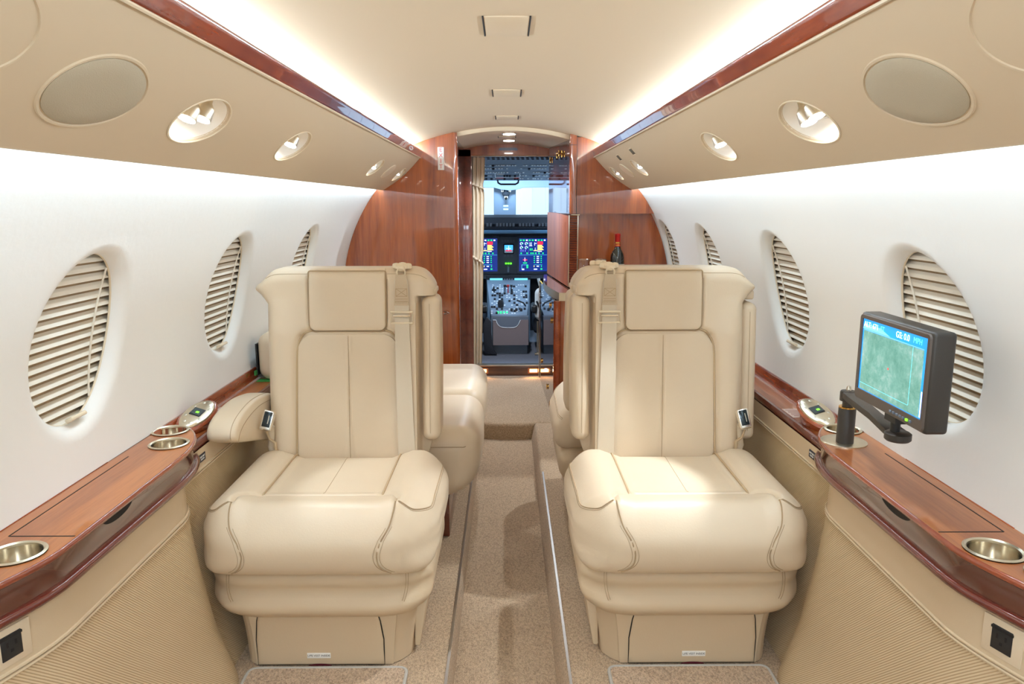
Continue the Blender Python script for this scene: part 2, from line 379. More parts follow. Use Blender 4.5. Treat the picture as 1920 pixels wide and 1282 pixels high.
# pleated window shades
def window_unit(s, y, k, label):
    t = thing('window_shade', (s*.87, y, .70), label, 'window shade', 'slatted shades in the oval windows')
    f = wall_f(s); N = 17; a, b = .147, .176; dd = .034
    fr = MB(); n = 48
    fr.tube([f(y+(a+.002)*cos(2*PI*i/n), VW+(b+.002)*sin(2*PI*i/n), .0275) for i in range(n)], .0025, 6, closed=True)
    fr.build('shade_frame', CREAM, t)
    def disc(aa, bb, d, name, m):
        V = [f(y, VW, d)]; F = []
        for r_ in range(1, 7):
            for i in range(n): V.append(f(y+aa*r_/6*cos(2*PI*i/n), VW+bb*r_/6*sin(2*PI*i/n), d))
        F += [(0, 1+i, 1+(i+1) % n) for i in range(n)]
        for r_ in range(5): F += [(1+r_*n+i, 1+(r_+1)*n+i, 1+(r_+1)*n+(i+1) % n, 1+r_*n+(i+1) % n) for i in range(n)]
        return mesh(name, V, F, m, t)
    disc(a+.003, b+.003, .021, 'inner_pane', PANE)
    pit = 2*b/N
    for i in range(N):
        v0 = VW-b+i*pit; vm = v0+pit/2
        hw = lambda v: a*math.sqrt(max(.01, 1-min(.985, ((v-VW)/b)**2)))+.004
        q = MB(); w0 = hw(v0+.008)+.024; V = []
        for (v, d) in ((v0+.001, .0285), (v0+.0062, .0340), (v0+.0095, .0415), (v0+.0085, .0418), (v0+.0052, .0346), (v0, .0290)):
            V += [f(y-w0, v, d), f(y+w0, v, d)]
        q.add(V, [(0, 1, 3, 2), (2, 3, 5, 4), (4, 5, 7, 6), (6, 7, 9, 8), (8, 9, 11, 10), (10, 11, 1, 0)]); q.build('slat', SLAT, t, smooth=False)
    c = MB(); c.tube([f(y+.085, VW+.176*math.sqrt(1-.32)*q, .0262) for q in lsp(-.96, .96, 12)], .0022, 6); c.build('shade_cord', CORD, t)
    h = MB(); h.box((0, 0, 0), (.009, .028, .0045)); ox, oy, oz = f(y+.01, VW-b+.012, .012)
    M = Matrix.Translation((ox, oy, oz)) @ Matrix.Rotation(s*.5, 4, 'Y')
    h.V = [tuple(M @ Vector(v)) for v in h.V]; h.build('pull_tab', CREAM, t, bevel=.003)
    disc(a+.03, b+.03, .0435, 'pleat_shadow_backing', SHB)  # added tan sheet, its tone stands for the shadow between pleats
LBL = {(-1, 0): 'oval window shade nearest the camera on the left wall, above the near ledge', (-1, 1): 'middle oval window shade of the left wall, before the left seat back', (-1, 2): 'farthest oval shade on the left wall, partly behind the left seat',
       (1, 0): 'oval window shade on the right wall directly behind the screen', (1, 1): 'second oval window shade from the camera on the right wall', (1, 2): 'narrow oval shade on the right wall above the rear seat back', (1, 3): 'farthest oval shade on the right wall, touching the wooden galley'}
for s in (-1, 1):
    for k, y in enumerate(WY[s]): window_unit(s, y, k, LBL[(s, k)])

# ceiling
def ceil_z(x): return 1.551-x*x/2.62
mb = MB(); xs = lsp(-.535, .535, 40)
mb.grid(lambda x, y: (x, y, ceil_z(x)), xs, [YA]+lsp(0, 4.1, 12)); mb.grid(lambda x, y: (x, y, [ceil_z(.535), 1.39, 1.388][int(abs(y)*0)+0] if False else ceil_z(.535)), [.535, .535001], [YA, 4.1])
struct(mb.build('ceiling', CEIL, None, weld=1e-6))
mb = MB(); mb.grid(lambda x, y: (x, y, 1.53-x*x/2.4), lsp(-.5, .5, 30), [4.08, 4.5, 5.0]); mb.grid(lambda x, t: (x, 4.085, (1.53-x*x/2.4)*(1-t)+1.56*t), lsp(-.5, .5, 30), [0, 1])
struct(mb.build('trim_3', CEIL))
# fuselage skin around the lining, so that daylight enters only by the windscreen
mb = MB(); mb.grid(lambda i, y: (1.02*cos(2*PI*i/48), y, ZC+1.02*sin(2*PI*i/48)), range(49), [YA-.02, 5.0]); struct(mb.build('wall_hull', CKD0, weld=1e-5))
# aft bulkhead behind the camera
mb = MB(); mb.b2(-.95, .95, YA-.03, YA, -.15, 1.6); struct(mb.build('wall_aft', WALLM, smooth=False))

# floor: raised side floors, dropped aisle, forward floor
AL, AR, AB = -.150, .142, -.09
def floor_poly(name, sgn):
    mb = MB()
    if sgn < 0: prof = [(-.95, 0), (AL-.01, 0), (AL-.004, -.002), (AL, -.008), (AL+.006, AB)]
    else: prof = [(.95, 0), (AR+.016, 0), (AR+.006, -.004), (AR, -.014), (AR-.016, AB)]
    mb.grid(lambda y, i: (prof[i][0]*1., y, prof[i][1]), [YA]+lsp(0, 3.84, 10), range(5))
    return struct(mb.build(name, CARPET, angle=80))
floor_poly('floor', -1); floor_poly('floor', 1)
mb = MB(); mb.grid(lambda x, y: (x, y, AB+.0015*sin(y*9+x*7)), lsp(AL, AR, 6), [YA]+lsp(0, 3.86, 20)); struct(mb.build('floor_aisle', CARPET))
mb = MB(); pr = [(3.845, AB), (3.845, -.02), (3.85, -.007), (3.862, 0), (4.3, 0), (4.955, 0)]
mb.grid(lambda x, i: (x, pr[i][0] - (.012*sin((x+.1)*14) if i < 4 and abs(x) < .2 else 0), pr[i][1]), lsp(-.95, .95, 60), range(6)); struct(mb.build('floor_forward', CARPET))
for s, x in ((-1, AL-.004), (1, AR+.010)):
    mb = MB(); ys = lsp(-.5, 3.1, 30)
    mb.grid(lambda y, i: (x+[-.0035, -.0035, .0035, .0035][i]+s*.0, y, [0, .0025, .0025, -.002][i]), ys, range(4)); tag(mb.build('aisle_edge_strip', METRIM), 'thin pale metal strip along the %s edge of the sunken aisle' % ('left' if s < 0 else 'right'), 'floor strip', 'aisle edge strips')
for s, (x0, x1) in ((-1, (-.648, -.254)), (1, (.250, .650))):
    t = thing('floor_mat', ((x0+x1)/2, 1.2, 0), 'brown loop carpet mat with grey bound edge before the %s facing seat' % ('left' if s < 0 else 'right'), 'mat', 'carpet mats before the seats')
    ol = rrect(x0, x1, .3, 1.697, (.02, .02, .02, .02), 5)
    mb = MB(); n = len(ol); mb.prism(ol, lambda a, b: (a, b, .001), lambda a, b: (a, b, .008)); mb.build('carpet_pad', CARPET2, t, smooth=False)
    mb = MB(); mb.tube([(a, b, .006) for a, b in ol], .0045, 8, closed=True); mb.build('binding', BIND, t)

# wooden rails and valances (overhead service panels)
def val_pt(s, v, d):                        # v along the face 0 (rail) .. .262 (lower lip); d outward into the panel
    L = .262; t = v/L; x = .457+(.655-.457)*t; z = 1.392+(1.225-1.392)*t
    bulge = .012*sin(PI*min(max(t, 0), 1)); nx, nz = .645, .764
    return (s*(x-nx*(bulge-d)), z-nz*(bulge-d))
VHOLES = {-1: [(1.403, .136, .099, .056), (1.995, .136, .093, .054), (3.20, .133, .080, .048), (3.90, .135, .074, .046)],
           1: [(1.423, .138, .099, .056), (2.015, .138, .093, .054), (3.20, .135, .078, .048), (3.835, .133, .076, .046)]}
def bez(s, u, v, d):
    x, z = val_pt(s, v, d); return (x, u, z)
SPK = 1.053
for s, nm in ((-1, 'left'), (1, 'right')):
    t = thing('overhead_valance', (s*.55, 1.2, 1.3), 'long cream overhead panel with oval lamps along the %s side' % nm, 'overhead panel', 'overhead panels')
    f = lambda u, v, d: bez(s, u, v, d)
    mb = MB()
    prof = [(.004, 0), (.001, .0006), (-.002, .003), (-.004, .006)]
    ells = [(y, v, a, b, .12) for (y, v, a, b) in VHOLES[s]]
    holed(mb, f, YA, 4.052, -.002, .262, .03, .232, ells, .1, 14, prof)
    # rounded lower lip, return and back
    def lip(u, i):
        P = [(.655, 1.225), (.6575, 1.2225), (.6600, 1.2235), (.6605, 1.228), (.657, 1.30), (.56, 1.385), (.545, 1.40), (.468, 1.40)][i]; return (s*P[0], u, P[1])
    mb.grid(lip, [YA]+lsp(0, 4.052, 4), range(8))
    mb.build('valance_panel', VAL, t, weld=1e-5, angle=50)
    # end closer at the rail
    for k, (y, v, a, b) in enumerate(VHOLES[s]):
        # bowl
        bl = MB(); prof2 = []; n = 40; V = []
        rr = [(1.0, .004), (.985, .016), (.95, .028), (.86, .040), (.7, .050), (.45, .056), (.2, .058), (.02, .058)]
        for (q, d) in rr: V += [f(y+(a-.003)*q*cos(2*PI*i/n), v+(b-.003)*q*sin(2*PI*i/n), d) for i in range(n)]
        bl.add(V, [(i*n+j, i*n+(j+1) % n, (i+1)*n+(j+1) % n, (i+1)*n+j) for i in range(len(rr)-1) for j in range(n)]+[tuple((len(rr)-1)*n+j for j in range(n))])
        bo = bl.build('lamp_recess', WHITEC, t, angle=70)
        rg = MB(); rg.tube([f(y+(a+.001)*cos(2*PI*i/n), v+(b+.001)*sin(2*PI*i/n), -.0003) for i in range(n)], .0017, 6, closed=True); rg.build('recess_rim', CREAM, t)
        hs = [(-.027, .118), (.022, .126)] if k == 0 else [(.004, .122)]
        if s < 0 and k == 0: hs = [(-.030, .126), (.020, .118)]
        for (du, vv) in hs:
            x, z = val_pt(s, vv, .020); x2, z2 = val_pt(s, vv, .004); yy = y+du
            r = .0165 if k < 2 else .014
            ln = bpy.data.objects.new('lamp_head', None)
            TM = Matrix.Translation((x, yy, z)) @ Matrix.Rotation(s*math.radians(-14), 4, 'Y') @ Matrix.Rotation(math.radians(-22), 4, 'X') @ Matrix.Translation((-x, -yy, -z))
            def tilt_(m__): m__.V = [tuple(TM @ Vector(v_)) for v_ in m__.V]; return m__
            h = MB(); h.lathe((x, yy, z-.022), [(r*.92, 0), (r, .001), (r, .022), (r*.9, .026), (r*.55, .034), (r*.5, .05)], 24); tilt_(h)
            ho = h.build('reading_lamp', SATIN, t)
            e = MB(); e.lathe((x, yy, z-.0228), [(r*.9, 0), (r*.9, .001)], 24); tilt_(e); e.build('lens', LEDM, ho, smooth=False)
            j = MB(); j.tube([(x, yy+r*.9, z-.008), (x+s*.004, yy+r*1.4, z+.0), (x+s*.004, yy+r*2.1, z+.006)], [.003, .003, .004], 8); j.build('swivel_arm', SATIN, ho)
            if k == 1: spot('reading_light', (x-s*.006, yy-.010, z-.028), (-s*.02 if s > 0 else -.02, 1.75, -.09), 34 if s > 0 else 12, 44, .35)
            if k == 2: spot('reading_light', (x-s*.006, yy-.010, z-.028), (-s*.01, 2.75, -.09), 30 if s > 0 else 14, 44, .35)
            if k in (0, 3): spot('reading_light', (x-s*.006, yy-.010, z-.028), (x*.66, yy-.02 if k else yy+.20, 0), READ[k][1]*(.6 if k == 0 else .9), 92, .8)
    # speaker grille or oval plate
    def plate(name, y, v, a, b, m, lift):
        n = 48; V = []; rr = [(1, 0.002), (1, -lift*.6), (.985, -lift), (.6, -lift*1.2), (.02, -lift*1.25)]
        for (q, d) in rr: V += [f(y+a*q*cos(2*PI*i/n), v+b*q*sin(2*PI*i/n), d) for i in range(n)]
        F = [(i*n+j, i*n+(j+1) % n, (i+1)*n+(j+1) % n, (i+1)*n+j) for i in range(len(rr)-1) for j in range(n)]+[tuple((len(rr)-1)*n+j for j in range(n))]
        return mesh(name, V, F, m, t, True, 50)
    plate('speaker_grille', SPK, .135, .104, .062, GRILLE, .002)
    rg = MB(); rg.tube([f(SPK+.109*cos(2*PI*i/48), .135+.0665*sin(2*PI*i/48), .0008) for i in range(48)], .0035, 6, closed=True); rg.build('grille_surround', VAL, t)
    plate('oxygen_mask_door', 3.545 if s < 0 else 3.505, .132, .078, .045, CREAM, .003)
    rg = MB(); rg.tube([f(.76+.109*cos(2*PI*i/48), .10+.07*sin(2*PI*i/48), .0008) for i in range(48)], .003, 6, closed=True); rg.build('grille_surround', VAL, t)
    if s > 0:
        for (y, v) in ((3.375, .056), (3.015, .053)):
            q = MB(); q.add([f(y+du, v+dv, d) for d in (.001, -.002) for du, dv in ((-.03, -.017), (.03, -.017), (.03, .017), (-.03, .017))], [(4, 5, 6, 7), (0, 1, 5, 4), (1, 2, 6, 5), (2, 3, 7, 6), (3, 0, 4, 7)])
            g = q.build('vent_grille', CREAM, t, smooth=False)
            for i in range(5):
                q = MB(); uu = y-.024+i*.012; q.add([f(uu+du, v+dv, d) for d in (-.0018, -.0028) for du, dv in ((-.0017, -.013), (.0017, -.013), (.0017, .013), (-.0017, .013))], [(4, 5, 6, 7), (0, 1, 5, 4), (1, 2, 6, 5), (2, 3, 7, 6), (3, 0, 4, 7)]); q.build('vent_slot', DARKG, g, smooth=False)
    # wooden rail
    mb = MB(); P = [(.459, 1.390), (.4555, 1.3925), (.4535, 1.397), (.450, 1.405), (.446, 1.414), (.4425, 1.421), (.4425, 1.4245), (.4455, 1.426), (.452, 1.422), (.468, 1.395)]
    ys = [YA]+lsp(0, 4.05, 8)
    mb.grid(lambda y, i: (s*P[i % 10][0], y, P[i % 10][1]), ys, range(11)); r = mb.build('ceiling_rail', WOODR, None, weld=1e-6, angle=60)
    tag(r, 'glossy cherry wood rail along the %s edge of the ceiling' % nm, 'rail', 'ceiling rails')
    mb = MB(); mb.tube([(s*.4555, YA, 1.3895), (s*.4555, 4.05, 1.3895)], .003, 6); mb.build('rail_edging', CREAM, r)
# extra reading lamps behind the camera
for s in (-1, 1):
    for y, p in READ[4:]:
        x, z = val_pt(s, .12, -.005); spot('reading_light', (x, y, z), (x*.45, y+.2, 0), p, 80, .8)
    x, z = val_pt(s, .12, -.004); spot('reading_light', (x, 1.15, z), (s*.40, 1.74, .43), 3, 46, 1)  # spot added to light the seat front, no lamp sits here

# ceiling hatches
for i, (y0, y1, hw) in enumerate([(1.717, 1.902, .052), (2.776, 2.937, .052), (3.576, 3.707, .053), (4.39, 4.48, .05)]):
    zf = (lambda x: ceil_z(x)) if y1 < 4 else (lambda x: 1.53-x*x/2.4)
    t = thing('ceiling_hatch', (0, (y0+y1)/2, 1.54), ['cream rectangular ceiling hatch nearest the camera, with dark side slots', 'second cream ceiling hatch from the camera', 'small cream ceiling hatch just before the forward arch', 'faint ceiling hatch between the two round ceiling lights'][i], 'ceiling hatch', 'ceiling hatches')
    mb = MB(); mb.b2(-hw+.002, hw-.002, y0, y1, zf(hw)-.0024, zf(0)+.004); mb.build('hatch_plate', CEIL, t, bevel=.001, smooth=True)
    for s in (-1, 1):
        mb = MB(); mb.b2(s*hw-.0017, s*hw+.0017, y0-.002, y1+.002, zf(hw)-.0028, zf(hw)+.003); mb.build('hatch_slot', DARKG, t, smooth=False)
for i, y in enumerate((4.18, 4.6)):
    t = thing('ceiling_light', (.012, y, 1.53), 'round ceiling downlight %s' % ('nearer to the camera, before the wooden arch' if i == 0 else 'farther off, right above the wooden door arch'), 'ceiling light', 'vestibule downlights')
    mb = MB(); mb.lathe((.012, y, 1.522), [(.042, .008), (.042, .001), (.034, -.001)], 32); mb.build('light_ring', CHROME, t)
    mb = MB(); mb.lathe((.012, y, 1.5185), [(.032, 0), (.032, .002)], 32); mb.build('light_lens', LEDM, t, smooth=False)

# ------------------------------------------------------------------ side ledges and lower panels
def panel_x(z):                              # inner face of the lower sidewall panel by height
    P = [(-.05, .640), (0, .652), (.14, .697), (.284, .724), (.41, .741), (.50, .745), (.60, .745)]
    for (a, xa), (b, xb) in zip(P[:-1], P[1:]):
        if z <= b: return xa+(xb-xa)*(z-a)/(b-a)
    return P[-1][1]
def near_x(y):                               # plan of the near cabinet's inner edge
    if y >= 1.17: return .742
    t = min(1, (1.17-y)/.30); return .742+.075*(t*t*(3-2*t))
def plan(inset=0, yend=1.86, yst=.2):        # list of (x,y) along the inner edge, ending on the wall with a rounded corner
    pts = [(near_x(y)+inset, y) for y in lsp(yst, 1.60, 50)]
    r = .125; cx, cy = .742+r, 1.60
    rx, ry = r-inset, (yend-1.60)-inset
    for i in range(1, 15):
        a = PI-PI/2*i/14; pts.append((cx+rx*cos(a), cy+ry*sin(a)))
    return pts
for s, nm in ((-1, 'left'), (1, 'right')):
    t = thing('side_cabinet', (s*.8, 1.2, 0), 'near %s side cabinet with glossy wooden top above ribbed beige fabric' % nm, 'cabinet', 'near side cabinets')
    pl = plan()
    # top board with drink-holder holes: planar holed surface
    holes = {-1: [(1.707, -.806, .0455, .0455), (1.81, -.848, .0445, .0445), (1.14, -.803, .0455, .0455), (1.045, -.845, .0445, .0445)],
              1: [(1.801, .842, .0445, .0445), (1.135, .795, .0455, .0455), (1.048, .838, .0445, .0445)]}[s]
    # bmesh boolean-free: build the top as a polygon triangulated around holes
    bm = bmesh.new(); outer = [(s*x, y) for x, y in pl]+[(s*.886, 1.86), (s*.886, .2)]
    edges = []
    def loop(pts, z):
        vs = [bm.verts.new((x, y, z)) for x, y in pts]; return [bm.edges.new((vs[i], vs[(i+1) % len(vs)])) for i in range(len(vs))]
    edges += loop(outer, .59)
    for (y, x, a, b) in holes: edges += loop([(x+a*cos(2*PI*i/40), y+a*sin(2*PI*i/40)) for i in range(40)], .59)
    bmesh.ops.triangle_fill(bm, edges=edges, use_beauty=True, use_dissolve=False)
    me = bpy.data.meshes.new('wooden_top'); bm.to_mesh(me); bm.free(); top = link('wooden_top', me, WOODL, t, False)
    # moulded edge of the top, recessed leaf band, mahogany bead, leather band, piping, fabric
    def sweep(name, prof, m, par=t, y0=.2):
        mb = MB(); n = len(prof); cols = [[(s*px, py, z) for (px, py) in plan(ins)] for ins, z in prof]
        V = [c[i] for i in range(len(pl)) for c in cols]
        mb.add(V, [(i*n+j, (i+1)*n+j, (i+1)*n+j+1, i*n+j+1) for i in range(len(pl)-1) for j in range(n-1)]); return mb.build(name, m, par, angle=50)
    sweep('top_moulding', [(0, .59), (-.004, .589), (-.006, .585), (-.006, .581), (-.003, .578), (.004, .577)], WOODR)
    sweep('table_slot', [(.004, .577), (.0045, .576), (.0045, .535), (.003, .532)], SLOT)
    sweep('lower_bead', [(.004, .534), (-.004, .534), (-.0085, .531), (-.010, .526), (-.0085, .521), (-.004, .518), (.004, .518)], BEAD)
    def low(name, z0, z1, m, n=12, ins=0):
        mb = MB(); zs = lsp(z0, z1, n)
        pts = [(near_x(y), y) for y in lsp(.2, 1.60, 40)]
        V = []
        for (px, py) in plan(0, 1.75)[::1]:
            for z in zs:
                k = panel_x(z)-.745; V.append((s*(px+k*(1 if px < .8 else max(0, (.87-px)/.07))+ins), py, z))
        q = n+1; N = len(pl); mb.add(V, [(i*q+j, (i+1)*q+j, (i+1)*q+j+1, i*q+j+1) for i in range(N-1) for j in range(n)]); return mb.build(name, m, t, angle=60)
    low('leather_band', .438, .522, LEATHER2, 4, .004)
    low('fabric_panel', -.02, .432, RIB, 16, .004)
    for dz in (.4405, .4335):
        mb = MB(); mb.tube([(s*(px+.003+(panel_x(dz)-.745)), py, dz) for px, py in plan(0, 1.75)], .0032, 6); mb.build('piping', LEATHER2, t)
    # table leaf outline seams on the top and the finger notch below
    mb = MB(); mb.b2(s*.745, s*.858, 1.2055, 1.2085, .5885, .5904); mb.b2(s*.8575, s*.860, 1.207, 1.62, .5885, .5904); mb.build('leaf_seam', DARKG, t, smooth=False)
    mb = MB(); n = 16; mb.add([(s*.7455, 1.35+.055*cos(PI+PI*i/n), .5765+.016*sin(PI+PI*i/n)) for i in range(n+1)], [tuple(range(n+1))]); mb.build('finger_notch', DARKG, t, smooth=False)
    mb = MB(); mb.tube([(s*.885, 1.22, .5905), (s*.885, 1.58, .5905)], .0012, 6); mb.build('hinge_line', WOODR, t)
    for (y, x, a, b) in holes:
        pos = 'near' if y < 1.3 else 'far'; which = {1.707: 'steel cup holder in the left wooden top, just before its far twin', 1.81: 'round steel cup holder farthest along the left wooden top, beside the control', 1.14: 'round steel cup holder near the bottom left of the photo', 1.045: 'round steel cup holder nearest the camera in the left wooden top',
                  1.801: 'round steel cup holder behind the screen post on the right wooden top', 1.135: 'round steel cup holder in the right wooden top near the camera, seen whole', 1.048: 'round steel cup holder cut off by the right edge of the photo'}[y]
        c = thing('cup_holder', (x, y, .55), which, 'cup holder', 'cup holders in the wooden tops')
        mb = MB(); mb.lathe((x, y, 0), [(a-.0015, .5895), (a+.0005, .5925), (a-.0035, .5945), (a-.0065, .592), (a-.007, .588)], 40, closed_top=False); mb.build('rim', SATIN, c)
        mb = MB(); mb.lathe((x, y, 0), [(a-.007, .5885), (a-.008, .53), (a-.012, .524), (.002, .523)], 40, closed_top=False); mb.build('cup', CHROME, c)
    # power outlet
    oy, oz = (1.055, .481); ox = near_x(oy)+.004
    o = thing('power_outlet', (s*ox, oy, oz), 'black power socket in a beige plate on the near %s cabinet' % nm, 'power outlet', 'power outlets')
    dv = (near_x(oy+.04)-near_x(oy-.04))/.08
    Mx = frame((s*ox, oy, oz), (s*dv, 1, 0), (0, 0, 1))
    mb = MB(); mb.box((0, 0, 0), (.033, .031, .003), Mx); mb.build('cover_plate', LEATHER, o, bevel=.001)
    mb = MB(); mb.box((0, 0, 0), (.017, .020, .0042), Mx); so = mb.build('socket', BLACK, o, bevel=.001)
    mb = MB(); mb.box((-.007, .004, 0), (.0016, .004, .0046), Mx); mb.box((.007, .004, 0), (.0016, .004, .0046), Mx); mb.box((0, -.007, 0), (.0025, .0025, .0046), Mx); mb.box((0, .016, 0), (.018, .002, .0052), Mx); mb.build('socket_slots', DARKG, so, smooth=False)
    # far tray ledge
    yE = 2.56 if s < 0 else 3.87
    t2 = thing('tray_ledge', (s*.84, 2.2, .5), 'recessed glossy wooden tray ledge running forward along the %s wall' % nm, 'ledge', 'recessed tray ledges')
    P = [(.887, .592), (.882, .592), (.879, .588), (.8795, .566), (.874, .556), (.866, .553)]
    mb = MB(); mb.grid(lambda y, i: (s*P[i][0], y, P[i][1]), [1.78, yE], range(6)); mb.build('back_rail', WOODR, t2)
    mb = MB(); mb.b2(s*.80, s*.872, 1.70, yE, .540, .553); mb.build('tray_floor', WOODL, t2)
    P2 = [(.803, .553), (.801, .558), (.796, .560), (.790, .558), (.787, .551), (.787, .543), (.790, .536), (.797, .533), (.803, .535)]
    mb = MB(); mb.grid(lambda y, i: (s*P2[i % 9][0], y, P2[i % 9][1]), [1.68, yE], range(10)); mb.build('front_bead', BEAD, t2)
    t3 = thing('sidewall_panel', (s*.78, 2.3, .2), 'ribbed fabric side panel below the tray ledge beside the %s seat' % nm, 'wall panel', 'far side panels')
    fx = lambda z: panel_x(z)+.042+.0*z
    mb = MB(); mb.grid(lambda y, z: (s*fx(z), y, z), [1.6, yE], lsp(.485, .537, 2)); mb.build('leather_band', LEATHER2, t3)
    mb = MB(); mb.grid(lambda y, z: (s*fx(z), y, z), [1.6, yE+(.3 if s < 0 else 0)], lsp(-.01, .478, 14)); mb.build('fabric_panel', RIB, t3)
    for z in (.4855, .479): mb = MB(); mb.tube([(s*(fx(z)-.001), 1.6, z), (s*(fx(z)-.001), yE, z)], .003, 6); mb.build('piping', LEATHER2, t3)
    mb = MB(); zz = .511; mb.box((s*(fx(zz)-.0005), 1.84, zz), (.0008, .019, .010)); pc = tag(mb.build('placard', DKT, None, smooth=False), 'tiny black seat placard beneath the %s tray ledge' % nm, 'placard', 'black placards')
    for k, w in enumerate(('SEAT BELT', 'FASTEN')): text('lettering', w, .0065, frame((s*(fx(zz)-.0018), 1.84, zz+.003-.007*k), (0, -s, 0), (0, 0, 1)) if s > 0 else frame((s*(fx(zz)-.0018), 1.84, zz+.003-.007*k), (0, 1, 0), (0, 0, 1)), WHITEP, pc)
    mb = MB(); mb.box((s*.834, 2.12 if s < 0 else 2.08, .5537), (.026, .045, .0006)); p = mb.build('tray_placard', mat('placard_grey_%s' % nm, (214, 190, 180), .5), None, smooth=False); tag(p, 'pale printed placard lying in the %s tray beyond the oval control' % nm, 'placard', 'tray placards')
    Mp = frame((s*.834, 2.12 if s < 0 else 2.08, .5545), (0, 1 if s < 0 else -1, 0), (1 if s > 0 else -1, 0, 0)) if False else frame((s*.834, 2.12 if s < 0 else 2.08, .5545), (1, 0, 0), (0, 1, 0))
    for k in range(6):
        mb = MB(); mb.box((0, .030-.012*k, 0), (.021-(k % 2)*.003, .0018, .0003), Mp); mb.build('printed_line', mat('print_%s_%d' % (nm, k), (150, 100, 90), .6), p, smooth=False)
    # oval control unit on a wooden pod
    cy = 1.95; cx = s*.838
    t4 = thing('control_pod', (cx, cy, .56), 'oval silver control keypad with small display on a wooden pod, %s ledge' % nm, 'control panel', 'oval control keypads')
    tilt = Matrix.Translation((cx, cy, .592)) @ Matrix.Rotation(-s*math.radians(14), 4, 'Y') @ Matrix.Rotation(math.radians(16), 4, 'X') @ Matrix.Rotation(s*math.radians(6), 4, 'Z')
    def tl(mb): mb.V = [tuple(tilt @ Vector(v)) for v in mb.V]; return mb
    tl(MB().lathe((0, 0, 0), [(.026, -.075), (.033, -.045), (.037, -.012), (.0385, -.004), (.036, 0), (.034, .002)], 40, squash=(1.0, 2.2))).build('wooden_pod', WOODR, t4)
    fp = tl(MB().lathe((0, 0, 0), [(.033, .001), (.033, .004), (.031, .007), (.022, .009), (.01, .0098)], 40, squash=(.98, 2.15))).build('face_plate', SATIN, t4)
    tl(MB().box((0, 0, .0100), (.015, .017, .0016))).build('display_bezel', BLACK, fp, bevel=.001)
    tl(MB().box((0, 0, .0118), (.0125, .0135, .0004))).build('display', mat('pod_display_'+nm, (58, 70, 74), .2, emit=(70, 90, 95), estr=.1), fp, smooth=False)
    tl(MB().box((.002, -.003, .0124), (.004, .004, .0003))).build('display_digit', mat('digit_green_'+nm, (120, 230, 60), .4, emit=(120, 230, 50), estr=1.2), fp, smooth=False)
    for i in range(8):
        a = 2*PI*(i+.5)/8; tl(MB().lathe((.021*cos(a), .046*sin(a)+(.006 if sin(a) > 0 else -.006), .0065), [(.0042, 0), (.004, .0022), (.002, .003)], 12, squash=(1, 1.4))).build('button', mat('button_silver', (206, 198, 182), .35, .8), fp)

